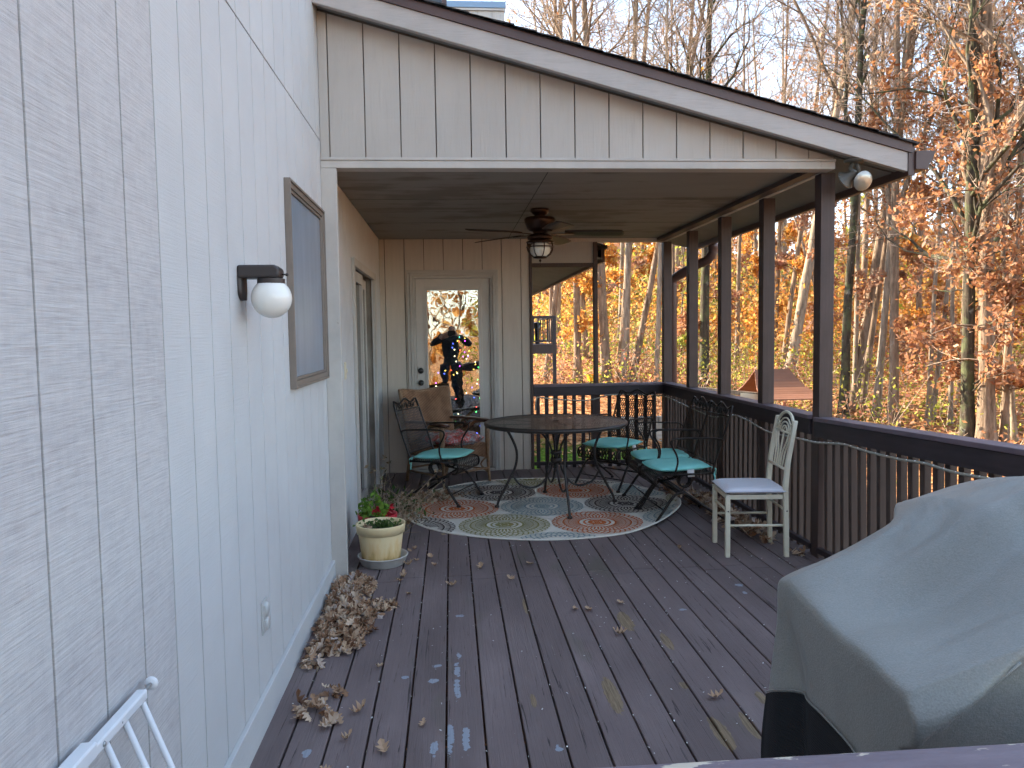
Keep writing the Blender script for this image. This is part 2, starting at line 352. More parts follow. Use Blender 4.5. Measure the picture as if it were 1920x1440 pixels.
    def build(s, name, mats, parent=None, bevel=0, solid=0, label=None):
        me = bpy.data.meshes.new(name); me.from_pydata(s.v, [], s.f)
        if not isinstance(mats, (list, tuple)): mats = [mats]
        for m in mats: me.materials.append(m)
        me.polygons.foreach_set('material_index', s.mi); me.polygons.foreach_set('use_smooth', s.sm)
        me.update()
        bm = bmesh.new(); bm.from_mesh(me); bmesh.ops.recalc_face_normals(bm, faces=bm.faces); bm.to_mesh(me); bm.free()
        o = bpy.data.objects.new(name, me); COL.objects.link(o)
        if parent: o.parent = parent
        if solid: md = o.modifiers.new('s', 'SOLIDIFY'); md.thickness = solid
        if bevel:
            md = o.modifiers.new('b', 'BEVEL'); md.width = bevel; md.segments = 2; md.limit_method = 'ANGLE'; md.angle_limit = R(40)
        if label: o['label'] = label
        return o
def fmesh(name, parts, mats, parent=None):
    """parts: list of (verts Nx3, quads Mx4, mat index, smooth)"""
    V = []; F = []; MI = []; SM = []; o = 0
    for v, f, mi, sm in parts:
        if len(v) == 0: continue
        V.append(v); F.append(f+o); o += len(v); MI.append(np.full(len(f), mi)); SM.append(np.full(len(f), sm))
    V = np.concatenate(V); F = np.concatenate(F); MI = np.concatenate(MI); SM = np.concatenate(SM)
    me = bpy.data.meshes.new(name); me.vertices.add(len(V)); me.vertices.foreach_set('co', V.astype(np.float32).ravel())
    me.loops.add(F.size); me.loops.foreach_set('vertex_index', F.astype(np.int32).ravel())
    me.polygons.add(len(F)); me.polygons.foreach_set('loop_start', (np.arange(len(F))*4).astype(np.int32))
    for m in mats: me.materials.append(m)
    me.polygons.foreach_set('material_index', MI.astype(np.int32)); me.polygons.foreach_set('use_smooth', SM.astype(bool))
    me.update(calc_edges=True); me.validate()
    ob = bpy.data.objects.new(name, me); COL.objects.link(ob)
    if parent: ob.parent = parent
    return ob
def nrm(a): return a/np.maximum(np.linalg.norm(a, axis=-1, keepdims=True), 1e-9)
def tubes(P, Rr, n):
    N, k_, _ = P.shape
    T = np.empty_like(P); T[:, 1:-1] = P[:, 2:]-P[:, :-2]; T[:, 0] = P[:, 1]-P[:, 0]; T[:, -1] = P[:, -1]-P[:, -2]; T = nrm(T)
    ref = np.where(np.abs(T[:, :1, 2:3]) < .9, np.array([0,0,1.]), np.array([1.,0,0])); ref = np.broadcast_to(ref, P.shape)
    U = nrm(np.cross(T, ref)); W = np.cross(T, U); a = 2*PI*np.arange(n)/n
    V = P[:, :, None] + Rr[:, :, None, None]*(np.cos(a)[None, None, :, None]*U[:, :, None] + np.sin(a)[None, None, :, None]*W[:, :, None])
    i, j, q = np.meshgrid(np.arange(N), np.arange(k_-1), np.arange(n), indexing='ij'); q2 = (q+1) % n
    b = i*k_*n
    F = np.stack([b+j*n+q, b+j*n+q2, b+(j+1)*n+q2, b+(j+1)*n+q], -1).reshape(-1, 4)
    return V.reshape(-1, 3), F
def leafquads(C_, size, flat=False, r=None, curl=0):
    r = r or rng; N = len(C_)
    a = nrm(r.normal(size=(N, 3)))
    if flat: nn = nrm(np.stack([r.normal(0, .35, N), r.normal(0, .35, N), np.ones(N)], -1)); a = nrm(a - nn*(a*nn).sum(-1, keepdims=True)); b = np.cross(nn, a)
    else: b = nrm(np.cross(a, r.normal(size=(N, 3))))
    s = (size*r.uniform(.6, 1.3, (N, 1)))
    V = np.stack([C_-a*s, C_+b*s*.55-a*s*.1, C_+a*s, C_-b*s*.55+a*s*.15], 1).reshape(-1, 3)
    return V, np.arange(4*N).reshape(-1, 4)

# ------------------------------------------------------------------ camera
cam = bpy.data.cameras.new('camera'); co_ = bpy.data.objects.new('camera', cam); COL.objects.link(co_); scene.camera = co_
f_, yaw, pit, rol, H = 1459.2, .0779, .0645, -.0143, 1.4512
Fv = Vector((math.sin(yaw)*math.cos(pit), math.cos(yaw)*math.cos(pit), -math.sin(pit))); Rv = Vector((math.cos(yaw), -math.sin(yaw), 0)); Uv = Rv.cross(Fv)
R2 = Rv*math.cos(rol)+Uv*math.sin(rol); U2 = -Rv*math.sin(rol)+Uv*math.cos(rol)
mw = Matrix((R2, U2, -Fv)).transposed().to_4x4(); mw.translation = Vector((0, 0, H)); co_.matrix_world = mw
cam.sensor_width = 36; cam.lens = f_*36/1920; cam.clip_start = .02; cam.clip_end = 1500

# ------------------------------------------------------------------ light
SUN_AZ, SUN_EL = R(-57), R(29)      # azimuth measured from +y towards +x
sd = Vector((math.sin(SUN_AZ)*math.cos(SUN_EL), math.cos(SUN_AZ)*math.cos(SUN_EL), math.sin(SUN_EL)))
sl = bpy.data.lights.new('sun', 'SUN'); sl.energy = 3.8; sl.angle = R(.55); sl.color = (1, .86, .68)
so = bpy.data.objects.new('sun', sl); COL.objects.link(so); so.rotation_euler = (-sd).to_track_quat('-Z', 'Y').to_euler()
w = bpy.data.worlds.new('World'); scene.world = w; w.use_nodes = True; nt = w.node_tree
sky = nt.nodes.new('ShaderNodeTexSky'); sky.sky_type = 'NISHITA'; sky.sun_disc = False; sky.sun_elevation = SUN_EL; sky.sun_rotation = SUN_AZ
sky.air_density = 1.0; sky.dust_density = .5; sky.ozone_density = 1.0
hs = nt.nodes.new('ShaderNodeHueSaturation'); hs.inputs['Saturation'].default_value = .88; nt.links.new(sky.outputs[0], hs.inputs['Color'])
mxs = nt.nodes.new('ShaderNodeMix'); mxs.data_type = 'RGBA'; mxs.inputs[0].default_value = .5; mxs.inputs[7].default_value = (.98, 1.30, 1.70, 1); nt.links.new(hs.outputs[0], mxs.inputs[6])
bg = nt.nodes['Background']; nt.links.new(mxs.outputs[2], bg.inputs[0]); bg.inputs[1].default_value = .15
scene.view_settings.view_transform = 'Standard'; scene.view_settings.look = 'None'; scene.view_settings.exposure = 2.6; scene.view_settings.gamma = 1
try: scene.cycles.use_denoising = True; scene.cycles.max_bounces = 4; scene.cycles.adaptive_threshold = .035; scene.cycles.diffuse_bounces = 3; scene.cycles.transparent_max_bounces = 12
except Exception: pass

# ================================================================== SETTING
S = .2032; WX = -.725; Y0 = 1.4315; GY = 4.617; BY = 8.244; GX0 = -.6698; BX0 = -.6691
def ground(x, y):
    r = math.hypot(x, y); a = math.degrees(math.atan2(x, y)); t = min(1, max(0, (22-a)/10)) if a > -90 else 0; t = t*t*(3-2*t)
    z = -2.3+.085*max(0, r-11)+.05*max(0, r-55)+t*min(1, max(0, (r-11)/4))*(1 if y > 0 else 0)
    if y < 0: z = z*(1-min(1, -y/20))+(-2.0-.02*(-y))*min(1, -y/20)
    return z
def gnd(x, y): return ground(x, y) + .12*math.sin(x*.7+1)*math.sin(y*.55)*min(1, max(0, (math.hypot(x, y)-20)/10))
xs = sorted(set([-1200,-600,-300,-150,-100,-70,-50,-35]+[i*1.25 for i in range(-20, 57)]+[80,100,140,200,400,1200]))
ys = sorted(set([-1200,-500,-250,-120,-80,-60,-40,-30]+[i*1.25 for i in range(-18, 61)]+[82,95,115,150,200,400,1200]))
b = MB(); nx, ny = len(xs), len(ys)
def gz(x, y):
    xx, yy = max(-150, min(150, x)), max(-150, min(150, y)); return gnd(xx, yy)
b.add([(x, y, gz(x, y)) for x in xs for y in ys], [(i*ny+j, (i+1)*ny+j, (i+1)*ny+j+1, i*ny+j+1) for i in range(nx-1) for j in range(ny-1)], 0, True)
k = NT('leaf_litter_ground'); s_ = k.sep(k.co())
vor = k.n('ShaderNodeTexVoronoi'); k.link(k.map((1,1,1)), vor.inputs['Vector']); vor.inputs['Scale'].default_value = 9
lc = k.ramp(k.sep(vor.outputs['Color'])[0], [(0, (.12,.055,.025)), (.3, (.28,.12,.05)), (.6, (.42,.20,.08)), (.85, (.50,.28,.13)), (1, (.32,.14,.06))])
big = k.noise(k.co(), .35, 4, .6)
grass = k.ramp(k.noise(k.co(), 22, 4), [(.3, (.05,.10,.015)), (.7, (.16,.26,.03))])
# lawn strip past the trunks at the end of the deck and beside the house
dx = k.math('SUBTRACT', s_[1], k.math('ADD', 38., k.math('MULTIPLY', s_[0], .25)))
strip = k.math('LESS_THAN', k.math('ABSOLUTE', k.math('ADD', dx, k.math('MULTIPLY', big, 6))), 4.5)
strip = k.math('MULTIPLY', strip, k.math('LESS_THAN', s_[0], 9.5))
near = k.math('MULTIPLY', k.math('MULTIPLY', k.math('LESS_THAN', k.math('ADD', s_[1], k.math('MULTIPLY', big, 3)), 17.6), k.math('GREATER_THAN', s_[1], 12.)), k.math('LESS_THAN', s_[0], 6.))
m = k.math('MAXIMUM', strip, near)
m = k.math('MAXIMUM', m, k.ramp(big, [(.58, 0.), (.64, .7)]))
M['ground'] = k.pbr(k.mix(m, lc, grass), .95, k.bump(k.math('ADD', vor.outputs['Distance'], k.noise(k.co(), 3, 4)), .8, .05), spec=.1)
tag(b.build('ground', M['ground']), kind='structure')

# deck floor : boards run away from the camera, one butt joint line
b = MB(); bw = .1411; i = -6
while -.043+i*bw < 2.44:
    x0 = -.043+i*bw; x1 = x0+bw; i += 1
    if x1 < WX+.02: continue
    a0, a1 = max(x0+.004, WX), min(x1-.004, 2.42)
    jy = 4.62 if (i % 2) else 4.55
    if i % 5 == 0: jy = 6.6
    dz = random.uniform(-.0012, .0012)
    for (ya, yb) in ((-2.6, .62), (.625, jy-.002), (jy+.002, BY+.24 if a0 > .84 else BY)): 
        b.box(a0, a1, ya, yb, -.038+dz, dz)
o = b.build('deck', M['deck'], bevel=.004); tag(o, kind='structure')
b = MB()
for y in [-2.5+.4*q for q in range(28)]: b.box(WX, 2.40, y, y+.04, -.23, -.042)
b.box(2.36, 2.40, -2.6, 8.45, -.232, -.043); b.box(.86, 2.36, 8.41, 8.45, -.232, -.043)
for x, y in ((2.25, -2.4), (2.25, .9), (2.25, 4.7), (2.25, 8.3), (.95, 8.3)): b.box(x, x+.09, y-.045, y+.045, -2.6, -.233)
tag(b.build('deck_frame', M['post']), kind='structure')

# ---------------- the house
house = thing('house', 'greige plywood sided house wall and covered porch around the deck', 'house', (0,0,0))
b = MB()                       # solid bodies (unseen masses shade the deck)
b.box(-9, -.81, -4.2, 20, -2.4, 5.7, 0)
b.box(-.81, .84, 11.4, 20, -2.4, 3.3, 0)
b.box(-.81, WX-.012, -4.2, 5.95, -2.4, 5.7, 0); b.box(-.81, WX-.012, 7.52, 20, -2.4, 5.7, 0); b.box(-.81, WX-.012, 5.95, 7.52, 2.0, 5.7, 0); b.box(-.81, WX-.012, 5.95, 7.52, -2.4, -.001, 0)
k = NT('tan_groove_paint'); M['groove_tan'] = k.pbr(k.ramp(k.noise(k.map((1,60,2)), 1., 3), [(.35, (.20,.175,.15)), (.65, (.42,.38,.33))]), .8, spec=.1)
b.build('wall', M['groove_tan'], house)
b = MB(); WIN = (3.575, 4.52, 1.22, 2.152); 
y = Y0-28*S; k_ = -28
while y < BY-.001:
    ya, yb = y+.004, min(y+S-.004, BY); y += S
    if ya < GY-.01 < yb: segs_y = [(ya, yb)]
    for (z0, z1) in ((-.25, 2.5705), (2.5765, 5.66)):
        if z0 > 2 or yb < 5.97 or ya > 7.49: b.box(WX-.013, WX, ya, yb, z0, z1)
        else:
            b.box(WX-.013, WX, ya, yb, 1.98, z1)
            if ya < 5.97: b.box(WX-.013, WX, ya, 5.97, z0, 1.98)
            if yb > 7.49: b.box(WX-.013, WX, 7.49, yb, z0, 1.98)
b.build('siding', M['siding'], house, bevel=.0015)
b = MB(); b.box(WX-.010, WX-.006, -4, GY, 2.5707, 2.5763); b.build('siding_joint', M['dark'], house)
b = MB(); b.box(WX+.0005, WX+.019, -4.2, GY-.001, -.02, .128); b.build('baseboard', M['siding'], house, bevel=.003)
# gable end siding with soffit line
def zs(x): return 3.284-.265*(x+.668)
b = MB(); x = GX0-S; bb = MB()
while x < 2.33:
    a0, a1 = max(x+.0035, WX+.002), min(x+S-.0035, 2.33); x += S
    if a1 <= a0: continue
    b.prism([(a0, 2.476), (a1, 2.476), (a1, max(2.4765, zs(a1))), (a0, zs(a0))], GY, GY+.012)
b.build('gable_siding', M['siding_g'], house, bevel=.0012)
b = MB(); b.prism([(WX+.001, 2.46), (2.33, 2.46), (2.33, zs(2.33)+.02), (WX+.001, zs(WX)+.03)], GY+.0125, GY+.03); b.build('gable_backing', M['groove'], house)
b = MB(); b.box(WX+.001, 2.335, GY-.016, GY+.09, 2.415, 2.458); b.box(WX+.001, 2.337, GY-.022, GY+.012, 2.4585, 2.4755)
b.build('beam', M['trim'], house, bevel=.003)
b = MB(); b.box(WX+.0005, -.636, GY-.014, GY+.03, -.02, 2.4145); b.build('corner_board', M['trim'], house, bevel=.003)
# rake, soffit, roof, gutter
XE = 2.715; RY = 4.475
def slab(b, y0, y1, za, zb, xa=WX+.001, xb=XE, mi=0):
    if za != .012: za, zb = za-.012, zb-.012
    b.prism([(xa, zs(xa)+za), (xb, zs(xb)+za), (xb, zs(xb)+zb), (xa, zs(xa)+zb)], y0, y1, mi)
b = MB(); slab(b, RY, RY+.038, 0, .112); b.build('rake_board', M['rake'], house, bevel=.003)
b = MB(); slab(b, RY-.012, RY+.02, .1125, .164, xb=XE+.02); slab(b, RY-.015, RY-.0125, .1125, .1645, xa=-.30, xb=-.26); b.build('drip_edge', M['brown_metal'], house)
b = MB(); slab(b, RY+.0385, GY+.0, .012, .024); slab(b, GY+.031, 8.78, .012, .024, xa=2.336)
b.build('soffit', M['soffit'], house)
b = MB(); slab(b, RY+.039, 8.8, .10, .163, xa=-.8, xb=XE); b.build('roof_deck', M['brown_metal'], house)
b = MB(); xq = XE+.05; sl_ = math.atan(.265)
while xq > -1.0:
    x1 = xq-.125
    for (ya, yb) in ((RY-.03, 8.82),):
        yy = ya
        while yy < yb:
            wdt = random.uniform(.25, .45); y2 = min(yb, yy+wdt); t_ = random.uniform(.006, .014)
            b.prism([(xq, zs(xq)+.153), (x1-.16, zs(x1-.16)+.153), (x1-.16, zs(x1-.16)+.156), (xq, zs(xq)+.156+t_+.004)], yy, y2-.004); yy = y2
    xq = x1
b.build('shingles', M['shingle'], house)
def gutter_prof(x0, z0): return [(x0,z0),(x0+.075,z0),(x0+.083,z0+.03),(x0+.105,z0+.06),(x0+.118,z0+.095),(x0+.118,z0+.108),(x0,z0+.108)]
b = MB(); b.prism(gutter_prof(2.7535, 2.385), RY-.02, 8.8); b.build('gutter', M['brown_metal'], house, bevel=.002)
b = MB(); b.box(2.716, 2.7530, RY-.005, 8.8, 2.352, 2.52); b.build('fascia', M['brown_metal'], house)
# ceiling, ridge beam along posts
b = MB(); b.box(WX+.003, 2.296, GY+.0905, BY-.001, 2.449, 2.462); b.build('ceiling', M['ceiling'], house)
b = MB()
for y_ in (5.836, 7.055): b.box(WX+.004, 2.29, y_-.002, y_+.002, 2.4475, 2.4488)
b.box(.62, .624, GY+.1, BY, 2.4475, 2.4488); b.build('ceiling_joint', M['dark'], house)
b = MB(); b.box(2.2965, 2.335, GY+.0905, 8.40, 2.413, 2.60); b.build('header_beam', M['trim'], house, bevel=.003)
b = MB(); b.box(2.215, 2.296, GY+.0905, BY-.002, 2.416, 2.4485, 0); b.build('inner_beam', M['post'], house, bevel=.003)
b = MB(); b.box(.842, 2.2955, BY+.001, BY+.10, 2.4135, 2.56); b.build('end_beam', M['back_siding'], house, bevel=.003)
# porch posts
for y1 in (4.79, 5.68, 6.57, 7.462, 8.352):
    b = MB(); z0 = .9055 if 5 < y1 < 8 else -.03; b.box(2.298, 2.387, y1-.089, y1, z0, 2.4125); b.build('porch_post', M['post'], house, bevel=.003)
b = MB(); b.box(.8415, .872, BY-.012, BY+.075, -.03, 2.4125); b.build('porch_post', M['post'], house, bevel=.003)
b = MB(); b.box(1.530, 1.575, BY+.0, BY+.06, .909, 2.4125); b.build('porch_post', M['post'], house, bevel=.003)
b = MB(); b.box(.8725, 1.5295, BY+.0, BY+.04, 2.148, 2.192); b.build('crossbar', M['post'], house, bevel=.002)
b = MB(); b.box(.8725, 1.5295, BY+.02, BY+.05, 2.1925, 2.4125); b.build('rough_panel', M['siding_g'], house)
# back wall with door opening
DX0, DX1, DZ = -.362, .427, 2.045
b = MB(); x = BX0-S
while x < .84:
    a0, a1 = max(x+.004, WX+.001), min(x+S-.004, .8405); x += S
    if a1 <= a0: continue
    if a1 < DX0-.05 or a0 > DX1+.04: b.box(a0, a1, BY, BY+.012, -.01, 2.4485)
    else:
        b.box(a0, a1, BY, BY+.012, DZ+.02, 2.4485)
        if a0 < DX0-.02: b.box(a0, DX0-.02, BY, BY+.012, -.01, DZ+.02)
        if a1 > DX1+.02: b.box(DX1+.02, a1, BY, BY+.012, -.01, DZ+.02)
b.build('back_siding', M['back_siding'], house, bevel=.0015)
b = MB(); b.box(-.80, DX0-.02, BY+.0125, BY+.14, -2.4, 3.3); b.box(DX1+.02, .84, BY+.0765, BY+.14, -2.4, 3.3); b.box(DX1+.02, .841, BY+.0125, BY+.0764, -2.4, 3.3); b.box(DX0-.02, DX1+.02, BY+.0125, BY+.14, DZ+.02, 3.3); b.box(DX0-.02, DX1+.02, BY+.0125, BY+.14, -2.4, -.01)
b.build('back_wall', M['groove'], house)
b = MB(); b.box(-.80, .84, BY+.141, 11.39, -.1, -.02, 0); b.box(-.79, .84, BY+.141, 11.39, 2.46, 2.6, 0); b.box(.76, .84, BY+.141, 11.39, -2.4, 3.3, 0); b.box(-.79, .76, 11.3, 11.39, -.02, 2.46, 0); b.box(-.79, -.75, BY+.141, 11.3, -.02, 2.46)
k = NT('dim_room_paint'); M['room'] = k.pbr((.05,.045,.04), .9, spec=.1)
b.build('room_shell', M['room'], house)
# casing (two stepped mouldings) and door leaf
d = MB()
for (e, p, q) in ((.082, .018, .0), (.05, .026, .0), (.022, .012, 0)):
    d.box(DX0-e, DX0-e+.03 if e > .05 else DX0-e+.026, BY-p, BY-.0005, -.005, DZ+e-.0305 if e > .05 else DZ+e-.027)
    d.box(DX1+e-.03 if e > .05 else DX1+e-.026, DX1+e, BY-p, BY-.0005, -.005, DZ+e-.0305 if e > .05 else DZ+e-.027)
    d.box(DX0-e, DX1+e, BY-p, BY-.0005, DZ+e-.03 if e > .05 else DZ+e-.026, DZ+e)
d.build('door_casing', M['trim'], house, bevel=.003)
b = MB(); b.box(DX0-.019, DX1+.019, BY-.035, BY+.05, -.012, .028); b.build('door_sill', M['trim'], house, bevel=.004)
door = MB(); GX1, GX2, GZ1, GZ2 = -.233, .293, .337, 1.912
dy0, dy1 = BY+.018, BY+.058
door.box(DX0+.006, GX1-.03, dy0, dy1, .032, DZ-.006); door.box(GX2+.03, DX1-.006, dy0, dy1, .032, DZ-.006)
door.box(GX1-.03, GX2+.03, dy0, dy1, .032, GZ1-.03); door.box(GX1-.03, GX2+.03, dy0, dy1, GZ2+.03, DZ-.006)
do = door.build('door', M['door'], house, bevel=.002)
b = MB()
for (e, p) in ((.042, .006), (.024, .012)):
    t_ = .019; b.box(GX1-e, GX1-e+t_, dy0-p, dy1-.002, GZ1-e, GZ2+e); b.box(GX2+e-t_, GX2+e, dy0-p, dy1-.002, GZ1-e, GZ2+e)
    b.box(GX1-e+t_, GX2+e-t_, dy0-p, dy1-.002, GZ1-e, GZ1-e+t_); b.box(GX1-e+t_, GX2+e-t_, dy0-p, dy1-.002, GZ2+e-t_, GZ2+e)
b.build('glazing_bead', M['door'], do, bevel=.003)
k = NT('door_glass'); wob = k.noise(k.map((1, 1, 1)), 3.2, 2, .4); g = k.n('ShaderNodeBsdfGlossy'); g.inputs['Roughness'].default_value = .0; g.inputs['Color'].default_value = (1, .97, .9, 1)
nb = k.bump(wob, .035, .05); k.link(nb, g.inputs['Normal'])
t = k.n('ShaderNodeBsdfTransparent'); t.inputs['Color'].default_value = (.8, .85, .85, 1); mx = k.n('ShaderNodeMixShader'); mx.inputs[0].default_value = .29
k.link(t.outputs[0], mx.inputs[1]); k.link(g.outputs[0], mx.inputs[2]); k.link(mx.outputs[0], k.out.inputs[0]); M['glass'] = k.m
b = MB(); b.box(GX1-.004, GX2+.004, dy0+.012, dy0+.018, GZ1-.004, GZ2+.004); b.build('glass', M['glass'], do)
for z, nm in ((1.075, 'deadbolt'), (.947, 'knob')):
    b = MB(); pr = [(.0, -.0), (.031, .0), (.031, -.008), (.022, -.014), (.012, -.018), (.012, -.03), (.024, -.038), (.026, -.05), (.018, -.058), (.0005, -.06)] if nm == 'knob' else [(.0005, 0), (.031, .0), (.031, -.014), (.024, -.022), (.0005, -.023)]
    b.lathe(pr, (-.318, dy0, z), 20, axis='y'); 
    if nm == 'deadbolt': b.box(-.326, -.310, dy0-.034, dy0-.022, z-.006, z+.006)
    b.build(nm, M['black'], do)
b = MB(); b.box(DX0-.0195, DX1+.0195, BY+.0125, BY+.055, DZ-.004, DZ+.019); b.box(DX0-.0195, DX0+.004, BY+.0125, BY+.055, .03, DZ-.005); b.box(DX1-.004, DX1+.0195, BY+.0125, BY+.055, .03, DZ-.005)
b.build('door_jamb', M['trim'], house)
# sliding patio door on the porch's left wall
b = MB(); 
b.box(WX-.0, WX+.022, 5.905, 5.969, -.01, 2.03); b.box(WX, WX+.022, 7.491, 7.56, -.01, 2.03); b.box(WX, WX+.026, 5.9, 7.565, 1.975, 2.035)
b.build('patio_door_casing', M['trim'], house, bevel=.003)
pd = MB(); pd.box(WX-.06, WX-.012, 5.985, 6.07, .03, 1.965); pd.box(WX-.06, WX-.012, 6.68, 6.76, .03, 1.965); pd.box(WX-.06, WX-.012, 6.0701, 6.6799, .03, .15); pd.box(WX-.06, WX-.012, 6.0701, 6.6799, 1.88, 1.965)
pd.box(WX-.085, WX-.064, 6.70, 6.79, .03, 1.965); pd.box(WX-.085, WX-.064, 7.40, 7.485, .03, 1.965); pd.box(WX-.085, WX-.064, 6.791, 7.399, .03, .15); pd.box(WX-.085, WX-.064, 6.791, 7.399, 1.88, 1.965)
pdo = pd.build('patio_door', M['trim'], house, bevel=.003)
k = NT('dark_glass'); M['dglass'] = k.pbr((.012,.014,.016), .04, spec=.8)
b = MB(); b.box(WX-.04, WX-.034, 6.0702, 6.6798, .1502, 1.8798); b.box(WX-.078, WX-.072, 6.7912, 7.3988, .1502, 1.8798); b.build('glass', M['dglass'], pdo)
b = MB(); b.box(WX-.012, WX+.0, 6.02, 6.04, .95, 1.15); b.build('handle', M['trim'], pdo, bevel=.003)
b = MB(); b.box(WX-.02, WX+.045, 5.9, 7.56, -.012, .022); b.build('patio_door_sill', M['trim'], house, bevel=.003)
# window on long wall
wf = MB(); y0, y1, z0, z1 = WIN
def frame(b, x0, x1, y0, y1, z0, z1, w_, mi=0):
    b.box(x0, x1, y0, y0+w_, z0, z1, mi); b.box(x0, x1, y1-w_, y1, z0, z1, mi); b.box(x0, x1, y0+w_, y1-w_, z0, z0+w_, mi); b.box(x0, x1, y0+w_, y1-w_, z1-w_, z1, mi)
frame(wf, WX+.0005, WX+.022, y0, y1, z0, z1, .030); frame(wf, WX+.0005, WX+.030, y0-.006, y1+.006, z0-.006, z1+.006, .012); frame(wf, WX+.0005, WX+.016, y0+.031, y1-.031, z0+.031, z1-.031, .014)
M['winframe'] = simple('taupe_window_frame', (.20,.165,.135), .45, .12, 10, .1)
wo = wf.build('window', M['winframe'], house, bevel=.002)
k = NT('window_screen'); s_ = k.noise(k.map((1, 14, 1.2)), 1., 5); n2 = k.noise(k.co(), 3, 4)
c = k.ramp(k.math('ADD', k.math('MULTIPLY', s_, .5), k.math('MULTIPLY', n2, .5)), [(.35, (.20,.235,.28)), (.65, (.28,.325,.38))])  # sky mirrored in the screen is put into the blue-grey colour
M['screen'] = k.pbr(c, .35, k.bump(k.noise(k.map((1, 3, 2)), 1., 3), .15, .02), spec=.6)
b = MB(); b.box(WX+.001, WX+.006, y0+.0452, y1-.0452, z0+.0452, z1-.0452); b.build('screen', M['screen'], wo)
# main house eave beyond the porch and the taller block behind
b = MB(); b.prism([(.845, 2.50), (1.73, 2.285), (1.73, 2.30), (.845, 2.515)], 8.83, 17); b.build('far_soffit', M['soffit'], house)
b = MB(); b.box(1.7305, 1.77, 8.83, 17.03, 2.25, 2.40); b.build('far_fascia', M['brown_metal'], house)
b = MB(); b.prism([(-.8, 3.08), (1.80, 2.405), (1.80, 2.44), (-.8, 3.12)], 8.83, 17.05); b.build('far_roof', M['shingle'], house)
b = MB(); b.box(1.15, 1.45, 8.828, 8.832, 2.30, 2.5)
b = MB(); x = -.74; i = 0
while x < .85:
    a1 = min(x+S-.008, .852); b.box(x, a1, 11.39, 11.41, 3.0, 6.04); x += S
b.box(-.735, .850, 11.411, 15, 3.0, 6.04)
b.build('upper_block', M['siding_g'], house)
b = MB(); b.box(-.8, .865, 11.37, 11.45, 6.045, 6.075); b.build('upper_trim', M['trim'], house)
M['bluemetal'] = simple('blue_grey_coping', (.20,.30,.42), .35, .08, 5, .05)
b = MB(); b.box(-.8, .872, 11.36, 15.02, 6.08, 6.165); b.build('coping', M['bluemetal'], house)
b = MB(); b.box(-.025, .03, 9.0, 9.25, 3.0, 5.8); b.build('upper_window_frame', M['brown_metal'], house)
b = MB(); b.box(-.724, -.0255, 9.05, 9.24, 3.0, 5.8); b.build('upper_window', M['dglass'], house)
# downspout from eave gutter back to the corner post
def corr(b, pts, r):
    b.tube(pts, r, 4)
b = MB(); P_ = [(2.79, 8.12, 2.40), (2.79, 8.12, 2.31)]
for i in range(9):
    a = PI/2*i/8*.85; P_.append((2.79-.14*(1-math.cos(a)), 8.12+.12*(1-math.cos(a)), 2.31-.14*math.sin(a)))
P_ += [(2.52, 8.33, 2.08), (2.45, 8.40, 2.03), (2.435, 8.41, 1.97), (2.435, 8.41, -2.2)]
rr = [.052 if i % 2 else .045 for i in range(len(P_))]; rr[-1] = rr[-2] = rr[-3] = .047
b.tube(P_, rr, 12); b.build('downspout', M['brown_metal'], house)

# ---------------- railings
def railing(name, label, ax, p, a, bnd, z=.905, sp=.0998, phase=0, posts=(), near=False):
    t = thing(name, label, 'railing', (0,0,0))
    def bx(b, u0, u1, v0, v1, z0, z1):
        if ax == 'y': b.box(p+v0, p+v1, u0, u1, z0, z1)
        else: b.box(u0, u1, p+v0, p+v1, z0, z1)
    b = MB(); bx(b, a, bnd, -.012, .105, z-.026, z); b.build('cap_board', M['cap'], t, bevel=.004)
    b = MB(); bx(b, a, bnd, -.006, .030, z-.125, z-.0265); b.build('rail_board', M['rail'], t, bevel=.003)
    b = MB(); bx(b, a, bnd, .001, .040, .035, .070); b.build('bottom_rail', M['rail'], t, bevel=.003)
    u = a+.03+phase; pr = None
    while u < bnd-.04:
        if not any(abs(u-q) < .07 for q in posts):
            m_ = MB(); bx(m_, -.019, .019, .0405 if False else .031, .069, .0, .85)
            if pr is None:
                pr = MB(); 
                if ax == 'y': pr.box(.031, .069, -.019, .019, .0, z-.03)
                else: pr.box(-.019, .019, .031, .069, .0, z-.03)
                o = pr.build('baluster', M['bal'] if ax == 'y' else M['rail'], t, bevel=.003); pr = o
            else: o = pr.copy(); COL.objects.link(o); o.parent = t
            o.location = (p, u, 0) if ax == 'y' else (u, p, 0)
            o.rotation_euler = (random.uniform(-.004, .004), random.uniform(-.004, .004), random.uniform(-.04, .04))
        u += sp
    for q in posts:
        b = MB(); bx(b, q-.0445, q+.0445, .031, .118, -.04, z-.027); b.build('rail_post', M['post'], t, bevel=.003)
    return t
railing('deck_railing', 'dark brown railing with square balusters along the right side of the porch', 'y', 2.2865, 4.795, 8.26, posts=(5.635, 6.525, 7.417))
nr = railing('deck_railing', 'dark brown railing on the open deck between the porch corner and the grill', 'y', 2.285, .96, 4.70, z=.899, phase=.045)
nr.rotation_euler = (-.034, 0, 0); nr.location = (0, 0, .034*4.70)   # this run rises a little towards the stairs
railing('deck_railing', 'dark brown railing across the far end of the porch beside the glass door', 'x', BY-.01, .873, 2.285, sp=.0975, phase=.02, posts=(1.5525,))
t = thing('deck_railing', 'worn purple wooden handrail crossing the bottom right corner in front of the grill', 'railing')
b = MB(); b.box(.12, 2.42, .81, .948, .864, .90); b.build('cap_board', M['nearrail'], t, bevel=.006)
b = MB(); b.box(.12, 2.28, .90, .938, .75, .8635); b.build('rail_board', M['rail'], t, bevel=.003)
b = MB(); b.box(.12, .209, .82, .899, -.03, .8635); b.build('rail_post', M['post'], t, bevel=.003)

